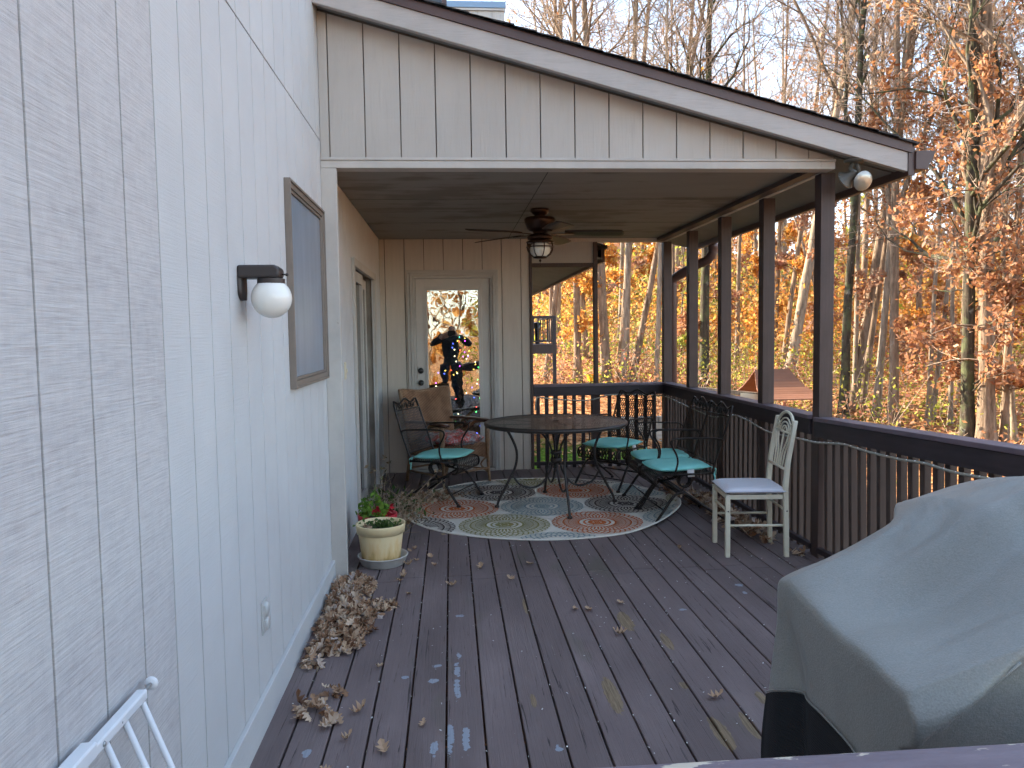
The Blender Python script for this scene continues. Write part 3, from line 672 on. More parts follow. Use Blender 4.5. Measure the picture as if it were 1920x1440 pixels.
# ================================================================== LEAVES ON THE DECK
def oak_template(curl):
    t = np.array([0, .12, .26, .38, .5, .62, .76, .88, 1.]); wd = np.array([.015, .16, .07, .30, .11, .34, .12, .17, .01])
    V = []
    for i, tt in enumerate(t):
        for sgn in (-1, 0, 1):
            xx = tt-.5; yy = sgn*wd[i]
            V.append((xx, yy, curl*(xx*xx*1.6+yy*yy*3.5)))
    V = np.array(V); F = []
    for i in range(len(t)-1):
        for j in (0, 1): F.append((i*3+j, (i+1)*3+j, (i+1)*3+j+1, i*3+j+1))
    return V, np.array(F)
def oak_leaves(C_, size, tilt=.5, r=None, curl=(.2, 1.1)):
    r = r or rng; out = []
    idx = np.arange(len(C_)) % 4
    for q in range(4):
        C = C_[idx == q]; n = len(C)
        if n == 0: continue
        V, F = oak_template(curl[0]+(curl[1]-curl[0])*q/3)
        nn = nrm(np.stack([r.normal(0, tilt, n), r.normal(0, tilt, n), np.ones(n)*np.where(r.random(n) < .3, -1, 1)], -1))
        a = nrm(r.normal(size=(n, 3))); a = nrm(a-nn*(a*nn).sum(-1, keepdims=True)); bb = np.cross(nn, a)
        s = size*r.uniform(.6, 1.25, (n, 1, 1))
        P = C[:, None]+s*(V[None, :, 0:1]*a[:, None]+V[None, :, 1:2]*bb[:, None]+V[None, :, 2:3]*nn[:, None])
        FF = (F[None]+(np.arange(n)*len(V))[:, None, None]).reshape(-1, 4)
        out.append((P.reshape(-1, 3), FF, 0, False))
    return out
def scatter(blobs, n, h):
    P = []
    tot = sum(bb[4] for bb in blobs)
    for (x, y, rx, ry, wt) in blobs:
        m = int(n*wt/tot); a = rng.uniform(0, 2*PI, m); q = np.sqrt(rng.random(m))
        z = .012+h*(1-q**2)*rng.random(m)
        P.append(np.stack([x+rx*q*np.cos(a), y+ry*q*np.sin(a), z], -1))
    P = np.concatenate(P); return P
P_ = scatter([(-.60,4.45,.14,.20,5),(-.62,4.15,.12,.2,4),(-.52,4.02,.15,.14,3.2),(-.62,3.85,.1,.14,2.4),(-.56,3.62,.13,.12,2.2),(-.64,3.5,.07,.15,1.),(-.5,3.78,.1,.1,1.2),(-.42,4.1,.1,.07,1.2)], 820, .038)
P_[:, 0] = np.maximum(P_[:, 0], WX+.055)
tag(fmesh('leaf_pile', oak_leaves(P_, .062, .5), [M['lf_brown']]), 'drift of curled brown oak leaves against the long grey wall', 'leaf pile', kind='stuff')
P_ = scatter([(-.58,3.02,.05,.05,2),(-.55,2.95,.07,.05,3),(-.50,3.12,.05,.06,2),(-.47,2.88,.05,.04,2)], 42, .02)
tag(fmesh('leaf_pile', oak_leaves(P_, .062, .5), [M['lf_brown']]), 'loose cluster of brown leaves on the boards nearer the white gate', 'leaf pile', kind='stuff')
P_ = scatter([(2.12,6.2,.12,.5,5),(2.1,5.75,.14,.3,4),(2.0,6.7,.15,.4,2),(2.14,5.3,.08,.25,2)], 480, .07)
tag(fmesh('leaf_pile', oak_leaves(P_, .08, .5), [M['lf_brown']]), 'dry leaves gathered along the right railing behind the iron chairs', 'leaf pile', kind='stuff')
P_ = scatter([(2.2,4.80,.06,.05,2)], 9, .02)
tag(fmesh('leaf_pile', oak_leaves(P_, .07, .5), [M['lf_brown']]), 'few pale leaves caught at the foot of the near porch post', 'leaf pile', kind='stuff')
tpl = None
LP = [(-.30,5.18),(-.27,5.22),(-.29,4.86),(-.25,4.95),(-.16,5.02),(-.13,4.83),(-.31,4.62),(-.33,4.55),(-.26,4.3),(-.34,3.35),(-.40,2.75),(-.26,2.66),(-.13,2.83),(-.44,2.55),(-.38,2.95),(.62,3.95),(.69,3.94),(1.02,2.92),(1.49,5.0),(.16,4.75),(.47,4.78),(-.02,4.42),(.78,3.6),(.33,4.5),(.88,4.02)]
for i, (x, y) in enumerate(LP):
    if i < 4:
        pp = oak_leaves(np.array([[0,0,.0]]*1), .085, .25)
        V, F = oak_template([.4,.8,1.1,.6][i]); V = V*.078
        tpl = fmesh('fallen_leaf', [(V, F, 0, False)], [M['lf_brown']]); o = tpl
        if i == 0: tpls = []
        tpls.append(o)
    else: o = tpls[i % 4].copy(); COL.objects.link(o)
    s_ = random.uniform(.6, 1.1); o.scale = (s_, s_, s_); o.location = (x, y, .008); o.rotation_euler = (random.uniform(-.3, .3), random.uniform(-.3, .3), random.uniform(0, 6.3))
    tag(o, 'single curled dry leaf lying on the bare deck boards', 'leaf', 'single leaves scattered over the deck boards')
n = 480; xs_ = rng.uniform(-.65, 2.2, n); snap = rng.random(n) < .45; xs_ = np.where(snap, -.043+bw*np.round((xs_+.043)/bw), xs_); ys_ = 2.2+rng.random(n)**.8*3.2
tag(fmesh('paint_flakes', [leafquads(np.stack([xs_, ys_, np.full(n, .004)], -1), .0048, True)+(0, False)], [M['tag']]), 'white paint flakes speckled over the deck and its gaps', 'paint flakes', kind='stuff')

# ================================================================== RUG
rug = thing('round_rug', 'round patio rug with orange, blue, green and black medallions', 'rug', (.735, 6.50, 0))
b = MB(); RR = 1.165
def rugz(x, y):   # right edge lifts off the boards a little
    d = max(0, (x*.93-y*.36)-.80)/.36; return .006+.052*min(1, d)**2+ .004*math.sin(5*x)*math.cos(4*y)*min(1, math.hypot(x,y))
for i in range(26):
    r0, r1 = RR*i/26, RR*(i+1)/26
    for j in range(120):
        a0, a1 = 2*PI*j/120, 2*PI*(j+1)/120
        pts = [(r0*math.cos(a0), r0*math.sin(a0)), (r1*math.cos(a0), r1*math.sin(a0)), (r1*math.cos(a1), r1*math.sin(a1)), (r0*math.cos(a1), r0*math.sin(a1))]
        if i == 0: pts = pts[1:] + [(0, 0)] if False else [pts[0], pts[1], pts[2]]
        b.add([(x, y, rugz(x, y)) for x, y in pts], [tuple(range(len(pts)))], 0, True)
o = b.build('rug_body', M['rug'], rug, solid=.0)
bm = bmesh.new(); bm.from_mesh(o.data); bmesh.ops.remove_doubles(bm, verts=bm.verts, dist=1e-4); bmesh.ops.recalc_face_normals(bm, faces=bm.faces)
if sum(f.normal.z for f in bm.faces) < 0: bmesh.ops.reverse_faces(bm, faces=bm.faces)
bm.to_mesh(o.data); bm.free()
b = MB(); b.tube([(RR*math.cos(a), RR*math.sin(a), rugz(RR*math.cos(a), RR*math.sin(a))) for a in [2*PI*j/140 for j in range(140)]], .006, 6, closed=True)
b.build('binding', M['rug'], rug)
meds = []
rows = {-2: (5.19, [(.02,'b'),(.735,'b'),(1.44,'o')]), -1: (5.80, [(-.335,'k'),(.380,'g'),(1.09,'o'),(1.80,'b')]), 0: (6.40, [(-.68,'b'),(.026,'o'),(.737,'b'),(1.448,'k'),(2.15,'g')]), 1: (7.01, [(-.31,'g'),(.40,'k'),(1.115,'o'),(1.81,'b')]), 2: (7.62, [(.05,'b'),(.76,'g'),(1.45,'k')])}
b = MB(); cm = {'o': 0, 'k': 1, 'b': 2, 'g': 3}
def ring(cx, cy, r0, r1, a0, a1, mi, n=2):
    for q in range(n):
        b0, b1 = a0+(a1-a0)*q/n, a0+(a1-a0)*(q+1)/n
        pts = [(cx+r*math.cos(a), cy+r*math.sin(a)) for r, a in ((r0, b0), (r1, b0), (r1, b1), (r0, b1))]
        if any(math.hypot(x, y) > RR-.012 for x, y in pts): continue
        b.add([(x, y, rugz(x, y)+.0022) for x, y in pts], [(0, 1, 2, 3)], mi)
def seg(cx, cy, p, q, w_, mi):
    (x0, y0), (x1, y1) = p, q; L = math.hypot(x1-x0, y1-y0) or 1; nx_, ny_ = -(y1-y0)/L*w_/2, (x1-x0)/L*w_/2
    pts = [(cx+x0+nx_, cy+y0+ny_), (cx+x1+nx_, cy+y1+ny_), (cx+x1-nx_, cy+y1-ny_), (cx+x0-nx_, cy+y0-ny_)]
    if any(math.hypot(x, y) > RR-.012 for x, y in pts): return
    b.add([(x, y, rugz(x, y)+.0026) for x, y in pts], [(0, 1, 2, 3)], mi)
for _, (yy, lst) in rows.items():
    for (xx, c_) in lst:
        cx, cy, mi = xx-.735, yy-6.50, cm[c_]; N = 44
        ring(cx, cy, .0, .028, 0, 2*PI, mi, 16); ring(cx, cy, .036, .072, 0, 2*PI, mi, 32)
        for j in range(6):
            a = 2*PI*j/6; seg(cx, cy, (.0, .0), (.10*math.cos(a), .10*math.sin(a)), .008, mi)
        ring(cx, cy, .092, .108, 0, 2*PI, mi, 40); ring(cx, cy, .135, .150, 0, 2*PI, mi, 40)
        for j in range(N):
            a = 2*PI*j/N; da = 2*PI/N
            seg(cx, cy, (.150*math.cos(a), .150*math.sin(a)), (.222*math.cos(a), .222*math.sin(a)), .0125, mi)
            # two scalloped rows of petals
            for (ra, rb, off) in ((.215, .262, 0), (.272, .315, .5)):
                pts = [(ra, a+off*da-.5*da), (rb-.012, a+off*da-.44*da), (rb, a+off*da), (rb-.012, a+off*da+.44*da), (ra, a+off*da+.5*da)]
                pts = [(r*math.cos(q), r*math.sin(q)) for r, q in pts]
                for p, q in zip(pts, pts[1:]): seg(cx, cy, p, q, .0115, mi)
            ring(cx, cy, .258, .266, a-da/2, a+da/2, mi, 1)
            pts = [(.315, a-.5*da), (.338, a-.3*da), (.345, a), (.338, a+.3*da), (.315, a+.5*da)]
            pts = [(r*math.cos(q), r*math.sin(q)) for r, q in pts]
            for p, q in zip(pts, pts[1:]): seg(cx, cy, p, q, .010, mi)
b.build('medallion_pattern', [M['rug_o'], M['rug_k'], M['rug_b'], M['rug_g']], rug)

# ================================================================== TABLE
tb = thing('patio_table', 'round dark metal mesh patio table standing on the rug', 'table', (.865, 6.44, .008))
TZ = .705
b = MB(); b.tube([(.585*math.cos(a), .585*math.sin(a), TZ-.012) for a in [2*PI*j/72 for j in range(72)]], .017, 8, closed=True)
b.lathe([(.588, TZ-.03), (.588, TZ-.002), (.572, TZ+.003), (.572, TZ-.004)], n=72); b.lathe([(.0285, TZ-.01), (.0285, TZ+.004), (.040, TZ+.004), (.062, TZ+.002)], n=28)
b.build('rim', M['iron_table'], tb)
b = MB(); b.lathe([(.040, TZ), (.3, TZ), (.574, TZ)], n=64); b.build('mesh_top', M['mesh_table'], tb)
b = MB()
for a in [PI/4*q for q in range(4)]: b.bar((-.57*math.cos(a), -.57*math.sin(a), TZ-.018), (.57*math.cos(a), .57*math.sin(a), TZ-.018), .018, .006)
b.build('top_braces', M['iron_table'], tb)
def smooth(pts, n=4):
    pts = [Vector(p) for p in pts]; out = []
    for i in range(len(pts)-1):
        p0 = pts[max(i-1, 0)]; p1 = pts[i]; p2 = pts[i+1]; p3 = pts[min(i+2, len(pts)-1)]
        for k_ in range(n):
            t_ = k_/n; out.append(.5*((2*p1)+(-p0+p2)*t_+(2*p0-5*p1+4*p2-p3)*t_*t_+(-p0+3*p1-3*p2+p3)*t_**3))
    out.append(pts[-1]); return out
def rad(prof, a): return [(r*math.cos(a), r*math.sin(a), z) for r, z in prof]
for q in range(4):
    a = PI/2*q+R(4)
    b = MB(); b.tube(smooth(rad([(.44,.68),(.385,.60),(.335,.47),(.345,.34),(.42,.19),(.485,.07),(.505,.01)], a)), .011, 8)
    b.lathe([(.0005, .0), (.021, .0), (.021, .012), (.012, .02)], (.506*math.cos(a), .506*math.sin(a), 0), 12)
    o = b.build('leg', M['iron_table'], tb)
    b = MB(); b.tube(smooth(rad([(.375,.27),(.31,.185),(.20,.155),(.11,.20),(.045,.31),(.032,.42),(.06,.53),(.14,.63),(.20,.68)], a+.04)), .009, 8)
    b.build('brace', M['iron_table'], tb)
b = MB(); b.lathe([(.044, .36), (.05, .37), (.05, .39), (.044, .40)], n=20); b.lathe([(.044, .43), (.05, .44), (.05, .45), (.044, .46)], n=20); b.build('collar', M['iron_table'], tb)

# ================================================================== IRON CHAIRS
def chair_proto():
    t = thing('patio_chair', 'x', 'chair')
    I = M['iron']; wd = .235; zs_ = .385
    def bk(z): return -.205-.155*(z-zs_)/.48
    b = MB(); pts = [(-.20, -wd, zs_-.02), (-.21, -wd, .42), (bk(.6), -wd, .6), (bk(.83), -.222, .83)]
    pts = smooth(pts, 3)
    top = [(bk(.86)-.004, y, .855+.017*math.cos(2*PI*y/.22)*(1 if abs(y) > .02 else 1)+.010*(1-(abs(y)/.22))) for y in [-.205+.41*i/20 for i in range(21)]]
    full = pts + [Vector(p) for p in top] + [Vector((p[0], -p[1], p[2])) for p in reversed(pts)]
    b.tube(full, .0085, 7); b.tube([(bk(.79), -.222, .79), (bk(.79), .222, .79)], .006, 6); b.tube([(bk(.43), -wd, .43), (bk(.43), wd, .43)], .006, 6)
    b.build('back_frame', I, t)
    b = MB()
    for sgn in (-1, 1):
        for c0, rr, st in ((.055, .027, 0), (.13, .022, PI)):
            pts = []
            for i in range(22): a = st+i*.42; r_ = rr*(1-.7*i/22); pts.append((bk(.82), sgn*c0+r_*math.cos(a)*sgn, .822+r_*math.sin(a)))
            b.tube(pts, .0035, 5)
        b.tube(smooth([(bk(.8), sgn*.0, .795), (bk(.8), sgn*.03, .85), (bk(.8), sgn*.09, .80), (bk(.8), sgn*.16, .85), (bk(.8), sgn*.205, .80)]), .004, 5)
        b.lathe([(.0005, -.003), (.012, 0), (.0005, .003)], (bk(.82), sgn*.092, .825), 6, axis='x')
    b.sphere((bk(.82), 0, .825), .016, 8, 6, sc=(.4, 1, 1.)); b.build('scrollwork', I, t)
    b = MB(); b.grid(lambda u, v: (bk(.43+.36*v)+.0-.012*math.sin(PI*u), -wd+.01+(2*wd-.02)*u, .43+.36*v), 6, 6); b.build('back_mesh', M['mesh_seat'], t)
    b = MB(); b.tube([(-.20, -wd, zs_-.02), (.20, -wd, zs_-.02)], .008, 7); b.tube([(-.20, wd, zs_-.02), (.20, wd, zs_-.02)], .008, 7); b.tube([(-.20, -wd, zs_-.02), (-.20, wd, zs_-.02)], .008, 7)
    for sgn in (-1, 1): b.tube(smooth([(.20, sgn*wd, zs_-.02), (.235, sgn*wd, .35), (.245, sgn*wd, .31), (.225, sgn*wd, .275), (.19, sgn*wd, .27)]), .008, 7)
    b.tube([(.225, -wd, .275), (.225, wd, .275)], .008, 7); b.build('seat_frame', I, t)
    b = MB(); pr = [(-.20, zs_-.01), (.0, zs_-.018), (.19, zs_-.012), (.228, .355), (.24, .315), (.225, .278)]
    def sg(u, v):
        q = v*(len(pr)-1); i = min(int(q), len(pr)-2); f = q-i; return (pr[i][0]*(1-f)+pr[i+1][0]*f, -wd+2*wd*u, pr[i][1]*(1-f)+pr[i+1][1]*f)
    b.grid(sg, 2, 15); b.build('seat_mesh', M['mesh_pan'], t)
    for sgn in (-1, 1):
        b = MB(); b.tube(smooth([(bk(.60), sgn*wd, .595), (-.25, sgn*(wd+.03), .63), (-.15, sgn*(wd+.035), .64), (.06, sgn*(wd+.035), .645), (.125, sgn*(wd+.035), .635), (.135, sgn*(wd+.03), .60), (.09, sgn*(wd+.012), .52), (.075, sgn*wd, .45), (.10, sgn*wd, zs_-.02)]), .0075, 7); b.build('arm', I, t)
    for sgn in (-1, 1):
        b = MB(); b.tube(smooth([(.255, sgn*.265, .012), (.20, sgn*.262, .085), (.13, sgn*.255, .185), (.075, sgn*.25, .225), (.01, sgn*.25, .215), (-.12, sgn*.25, .125), (-.27, sgn*.25, .02)], 4), .011, 8)
        b.lathe([(.0005, 0), (.019, 0), (.019, .012), (.011, .018)], (.257, sgn*.265, 0), 12); b.lathe([(.0005, 0), (.017, 0), (.017, .012), (.010, .018)], (-.272, sgn*.25, 0), 12)
        b.build('leg', I, t)
        b = MB(); pts = [(.0+.048*math.cos(a), sgn*(.20-.006*a/2), .305+.048*math.sin(a)) for a in [i*.45 for i in range(52)]]; b.tube(pts, .0065, 6)
        b.tube([(.0, sgn*.17, .255), (.06, sgn*.25, .222)], .008, 6); b.tube([(.02, sgn*.17, .352), (.02, sgn*.235, .365)], .008, 6); b.build('spring', I, t)
    b = MB(); b.tube([(.065, -.25, .222), (.065, .25, .222)], .009, 7); b.tube([(-.12, -.25, .125), (-.12, .25, .125)], .008, 7); b.tube([(.19, -.26, .1), (.19, .26, .1)], .006, 6); b.build('cross_bar', I, t)
    return t
def pillow(b, L, W, T, n=18, notch=0):
    def top(s_):
        def fn(u, v):
            x, y = 2*u-1, 2*v-1
            sq = lambda a: a
            xx = x*math.sqrt(max(0, 1-.22*y*y)); yy = y*math.sqrt(max(0, 1-.22*x*x))
            h = (max(0, 1-abs(x)**3.0)*max(0, 1-abs(y)**3.0))**.42
            h2 = h*(1+.10*math.sin(7*x+2)*math.cos(5*y)) - .12*math.exp(-((x)**2+(y)**2)/.05)
            return (xx*L/2, yy*W/2, s_*T/2*h2)
        return fn
    b.grid(top(1), n, n); b.grid(top(-1), n, n)
def cushion_proto():
    t = thing('seat_cushion', 'x', 'cushion')
    b = MB(); pillow(b, .46, .46, .058); o = b.build('pad', M['teal'], t)
    bm = bmesh.new(); bm.from_mesh(o.data); bmesh.ops.remove_doubles(bm, verts=bm.verts, dist=1e-4); bm.to_mesh(o.data); bm.free()
    b = MB(); b.tube([(x*.226*math.sqrt(1-.22*y*y), y*.226*math.sqrt(1-.22*x*x), 0) for x, y in [(max(-1, min(1, 1.6*math.cos(a))), max(-1, min(1, 1.6*math.sin(a)))) for a in [2*PI*i/60 for i in range(60)]]], .004, 5, closed=True); b.build('piping', M['teal'], t)
    for sgn in (-1, 1):
        b = MB(); b.grid(lambda u, v: (-.215-.02*u+.012*v, sgn*(.215+.012*math.sin(3*u)), -.0-.11*u+.005*v), 6, 1); b.grid(lambda u, v: (-.215-.03*u+.012*v, sgn*(.222+.02*math.sin(4*u)), .01*u-.07*u*u), 6, 1)
        b.build('tie', M['teal'], t, solid=.002)
    b = MB(); b.grid(lambda u, v: (-.055+.055*v, .225+.012*math.sin(2*u), -.005-.055*u), 5, 1); b.build('care_tag', M['tag'], t, solid=.001)
    return t
ch = chair_proto(); cu = cushion_proto()
CH = [(1.755, 5.935, 182, .008, 'black mesh patio chair with teal cushion nearest the white dining chair'),
      (1.765, 6.445, 181, .008, 'black iron mesh patio chair along the railing, second from the white chair'),
      (1.520, 7.215, 218, .008, 'black iron mesh patio chair in the far corner between both railings'),
      (-.085, 6.79, -24, .010, 'brown iron mesh patio chair left of the table in front of the wicker armchair')]
CU = ['teal cushion with white tag, on the iron chair closest to the white chair', 'teal cushion on the middle iron chair, partly hidden by the nearer teal cushion', 'teal cushion on the iron chair in the far corner of the porch', 'teal cushion with tied ribbons on the iron chair beside the wicker armchair']
for i, (x, y, a, z, lb) in enumerate(CH):
    o = ch if i == 0 else copy_tree(ch); o.location = (x, y, z); o.rotation_euler = (0, 0, R(a)); tag(o, lb, 'chair', 'iron patio chairs around the table')
    c = cu if i == 0 else copy_tree(cu); ca, sa = math.cos(R(a)), math.sin(R(a)); off = .015
    c.location = (x+off*ca, y+off*sa, z+.403); c.rotation_euler = (0, R(1.5), R(a+[4,-3,2,0][i])); tag(c, CU[i], 'cushion', 'teal seat cushions')
    if i == 3: c.rotation_euler = (0, R(-2), R(a+2))

# ================================================================== WICKER ARMCHAIR
wc = thing('wicker_armchair', 'tan wicker armchair with tall back in front of the glass door', 'armchair', (-.055, 7.63, .0), R(-50))
def wp(u, v, off=0):  # back shell, u across, v up
    y = (2*u-1)*(.27+.035*v); x = -.24-.12*v-.03+.05*abs(2*u-1)**2+off; z = .38+(.515-.014*math.cos((2*u-1)*PI))*v; return (x, y, z)
b = MB(); b.grid(lambda u, v: wp(u, v), 14, 16); b.build('back', M['wicker'], wc, solid=.025)
b = MB(); edge = [wp(0, v/10) for v in range(11)] + [wp(u/12, 1) for u in range(1, 12)] + [wp(1, 1-v/10) for v in range(11)]
b.tube(edge, .021, 8); b.build('back_rim', M['cane'], wc)
b = MB(); b.grid(lambda u, v: (-.25+.53*u, (2*v-1)*(.25+.03*u), .385+.012*math.sin(PI*v)), 8, 8); b.build('seat', M['wicker'], wc, solid=.03)
b = MB(); b.grid(lambda u, v: (.275, (2*u-1)*.275, .27+.12*v+.03*(1-v)*abs(2*u-1)**3*-1), 10, 3); 
for sgn in (-1, 1): b.grid(lambda u, v: (-.24+.51*u, sgn*(.26+.018*u), .28+.11*v), 8, 3)
b.build('apron', M['wicker'], wc, solid=.018)
for sgn in (-1, 1):
    b = MB(); b.tube([(-.33, sgn*.25, .01), (-.27, sgn*.26, .20), (-.25, sgn*.265, .42)], .017, 8); b.build('leg', M['cane'], wc)
    b = MB(); b.tube(smooth([(.30, sgn*.29, .005), (.285, sgn*.285, .2), (.28, sgn*.285, .40), (.275, sgn*.29, .60)]), [.014]*4+[.017]*4+[.024]*5, 8); b.tube(smooth([(.28, sgn*.275, .25), (.25, sgn*.22, .18), (.28, sgn*.28, .10)]), .009, 6); b.build('leg', M['cane'], wc)
    b = MB(); b.tube(smooth([(.285, sgn*.29, .605), (.1, sgn*.285, .58), (-.08, sgn*.275, .47), (-.20, sgn*.265, .42)]), .017, 8); b.build('arm_support', M['cane'], wc)
    b = MB(); b.grid(lambda u, v: (-.26+.60*u, sgn*(.285)+(v-.5)*(.05+.03*u), .615+.012*math.sin(PI*u)), 8, 2); b.build('armrest', M['darkwood'], wc, solid=.022)
b = MB(); b.tube([(.29, -.285, .14), (.29, .285, .14)], .010, 7); b.tube([(-.29, -.255, .14), (-.29, .255, .14)], .010, 7); b.tube([(.29, .285, .12), (-.29, .255, .12)], .010, 7); b.tube([(.29, -.285, .12), (-.29, -.255, .12)], .010, 7)
b.build('stretcher', M['cane'], wc)
bg_ = thing('wrapped_cushion', 'red and grey printed cushion in clear plastic on the wicker armchair seat', 'cushion', (.0, 7.555, .445), R(-50))
b = MB(); pillow(b, .50, .50, .12, 22); o = b.build('pad', M['bag'], bg_)
for v in o.data.vertices:
    v.co.z += .014*math.sin(v.co.x*34)*math.cos(v.co.y*27+v.co.x*9)+.008*math.sin(v.co.y*60)

# ================================================================== WHITE CHAIR
wc2 = thing('dining_chair', 'ivory metal dining chair with striped seat pad facing the rug', 'chair', (1.943, 4.948, 0), R(174))
W = M['white_metal']; hw = .175
for sgn in (-1, 1):
    b = MB(); b.box(.165, .195, sgn*hw-.015, sgn*hw+.015, 0, .405); o = b.build('leg', W, wc2, bevel=.004)
    b = MB(); b.lathe([(.0005, 0), (.005, .0), (.005, .002), (.0005, .002)], (.18, sgn*hw+sgn*.0155, .30), 8, axis='y'); b.build('bolt', M['black'], o)
    b = MB()
    lv = [(0, -.195, .03), (.44, -.185, .032), (.60, -.197, .03), (.875, -.245, .026)]
    for (z0, x0, w0), (z1, x1, w1) in zip(lv, lv[1:]):
        vs = []
        for z, x, w_ in ((z0, x0, w0), (z1, x1, w1)):
            for dx_, dy_ in ((-1,-1),(1,-1),(1,1),(-1,1)): vs.append((x+dx_*w_/2, sgn*hw+dy_*.015, z))
        b.add(vs, [(0,1,5,4),(1,2,6,5),(2,3,7,6),(3,0,4,7)] + ([(3,2,1,0)] if z0 == 0 else []) + ([(4,5,6,7)] if z1 > .8 else []))
    o = b.build('rear_leg', W, wc2); 
    bm = bmesh.new(); bm.from_mesh(o.data); bmesh.ops.remove_doubles(bm, verts=bm.verts, dist=1e-5); bm.to_mesh(o.data); bm.free()
    md = o.modifiers.new('b', 'BEVEL'); md.width = .004; md.segments = 2
    b = MB(); b.lathe([(.0005, 0), (.005, .0), (.005, .002), (.0005, .002)], (-.192, sgn*hw+sgn*.0155, .30), 8, axis='y'); b.build('bolt', M['black'], o)
b = MB(); b.box(-.168, .164, hw-.008, hw+.008, .375, .404); b.box(-.168, .164, -hw-.008, -hw+.008, .375, .404); b.box(.172, .188, -hw+.0155, hw-.0155, .375, .404); b.box(-.198, -.18, -hw+.0155, hw-.0155, .375, .404); b.build('seat_rail', W, wc2, bevel=.002)
b = MB()
for sgn in (-1, 1): b.tube([(-.18, sgn*hw, .205), (.166, sgn*hw, .205)], .008, 8)
b.tube([(.18, -hw+.01, .30), (.18, hw-.01, .30)], .008, 8); b.tube([(-.19, -hw+.01, .30), (-.19, hw-.01, .30)], .008, 8)
b.build('stretcher', W, wc2)
def bx_(z): return -.197-.048*(z-.60)/.275
b = MB(); b.tube([(bx_(.56)+.006, -hw, .565), (bx_(.56)+.006, hw, .565)], .009, 8); b.tube([(bx_(.79), -hw, .785), (bx_(.79), hw, .785)], .008, 8)
b.build('cross_rail', W, wc2)
b = MB()
for y0_, y1_ in ((-.115, -.145), (-.055, -.10), (.0, 0), (.055, .10), (.115, .145)):
    b.tube(smooth([(bx_(.57), y0_*.7, .565), (bx_(.66), y0_*.8, .66), (bx_(.73), y1_*.85, .73), (bx_(.785), y1_, .785)]), .006, 6)
b.build('back_spindles', W, wc2)
b = MB(); arch = lambda r, zb, w_: [(bx_(zb+r*math.sin(a)), w_*math.cos(a), zb+r*math.sin(a)) for a in [PI*i/14 for i in range(15)]]
b.tube(arch(.115, .80, .165), .010, 8); b.build('crest_arch', W, wc2)
b = MB()
for r_, z_, w_ in ((.085, .79, .12), (.06, .79, .085), (.035, .79, .05)): b.tube(arch(r_, z_, w_), .0055, 6)
for sgn in (-1, 1):
    b.tube([(bx_(.83), sgn*(.125+.022*(1-i/20)*math.cos(i*.5)), .825+.026*(1-i/20)*math.sin(i*.5)) for i in range(20)], .0045, 6)
b.tube([(bx_(.8), -.03, .79), (bx_(.82), .02, .82)], .005, 6); b.build('scrollwork', W, wc2)
b = MB(); 
def seatp(s_):
    def fn(u, v):
        x, y = 2*u-1, 2*v-1; h = (max(0, 1-abs(x)**6)*max(0, 1-abs(y)**6))**.5
        return (x*.20, y*(.198), .425+s_*(.02*h) + (.008*h if s_ > 0 else 0))
    return fn
b.grid(seatp(1), 20, 20); b.grid(seatp(-1), 20, 20); b.build('seat_pad', M['stripe'], wc2)

# ================================================================== CEILING FAN
fan = thing('ceiling_fan', 'dark bronze ceiling fan with caged lantern light under the porch ceiling', 'ceiling fan', (.735, 6.30, 2.449))
k = NT('bronze'); M['bronze'] = k.pbr(k.ramp(k.noise(k.co(), 6, 3), [(.3, (.028,.014,.009)), (.7, (.065,.028,.015))]), .32, metal=.6)
b = MB(); b.lathe([(.0005, -.0), (.075, -.0), (.078, -.02), (.055, -.045), (.045, -.05), (.045, -.065), (.06, -.07)], n=28); b.build('mounting_canopy', M['bronze'], fan)
b = MB(); b.lathe([(.05, -.068), (.118, -.070), (.128, -.085), (.122, -.11), (.105, -.155), (.085, -.175), (.06, -.18), (.05, -.20), (.085, -.205), (.105, -.222), (.10, -.245), (.03, -.25)], n=32); b.build('motor_housing', M['bronze'], fan)
M['blade'] = simple('dark_wood_blade', (.042,.024,.016), .45, .3, 12, .1, stretch=(1, 8, 8))
for q in range(5):
    a = R(-8-72*q)
    b = MB()
    def bf(u, v, a=a):
        r = .20+.475*u; wd_ = (.046+.024*math.sin(min(1, u*1.15)*PI*.62))*(1 if u < .93 else math.sqrt(max(.05, 1-((u-.93)/.075)**2))); y = (2*v-1)*wd_; z = -.196-y*.21-.012*u
        return (r*math.cos(a)-y*math.sin(a), r*math.sin(a)+y*math.cos(a), z)
    b.grid(bf, 20, 4); o = b.build('blade', M['blade'], fan, solid=.006)
    b = MB(); b.bar((.09*math.cos(a), .09*math.sin(a), -.205), (.27*math.cos(a), .27*math.sin(a), -.203), .03, .006); b.build('bracket', M['bronze'], o)
b = MB(); b.lathe([(.03, -.25), (.09, -.252), (.115, -.262), (.115, -.268), (.08, -.27), (.07, -.275)], n=32); b.lathe([(.045, -.378), (.058, -.38), (.058, -.392), (.03, -.398), (.0005, -.40)], n=24); b.build('light_fitter', M['bronze'], fan)
k = NT('frosted_lantern_glass'); M['frost'] = k.pbr((.80,.77,.68), .25, k.bump(k.math('SINE', k.math('MULTIPLY', k.sep(k.co())[0], 400)), .3, .003), spec=.6)
b = MB(); b.lathe([(.055, -.27), (.072, -.285), (.085, -.32), (.078, -.352), (.052, -.385)], n=28); b.build('globe', M['frost'], fan)
b = MB(); cage = [(.104, -.268), (.110, -.30), (.106, -.33), (.088, -.36), (.054, -.384)]
for q in range(8): b.tube(rad(cage, PI/4*q+.2), .004, 6)
for r_, z_ in ((.110, -.305), (.104, -.268)): b.tube([(r_*math.cos(a), r_*math.sin(a), z_) for a in [2*PI*i/32 for i in range(32)]], .004, 6, closed=True)
b.build('cage', M['bronze'], fan)
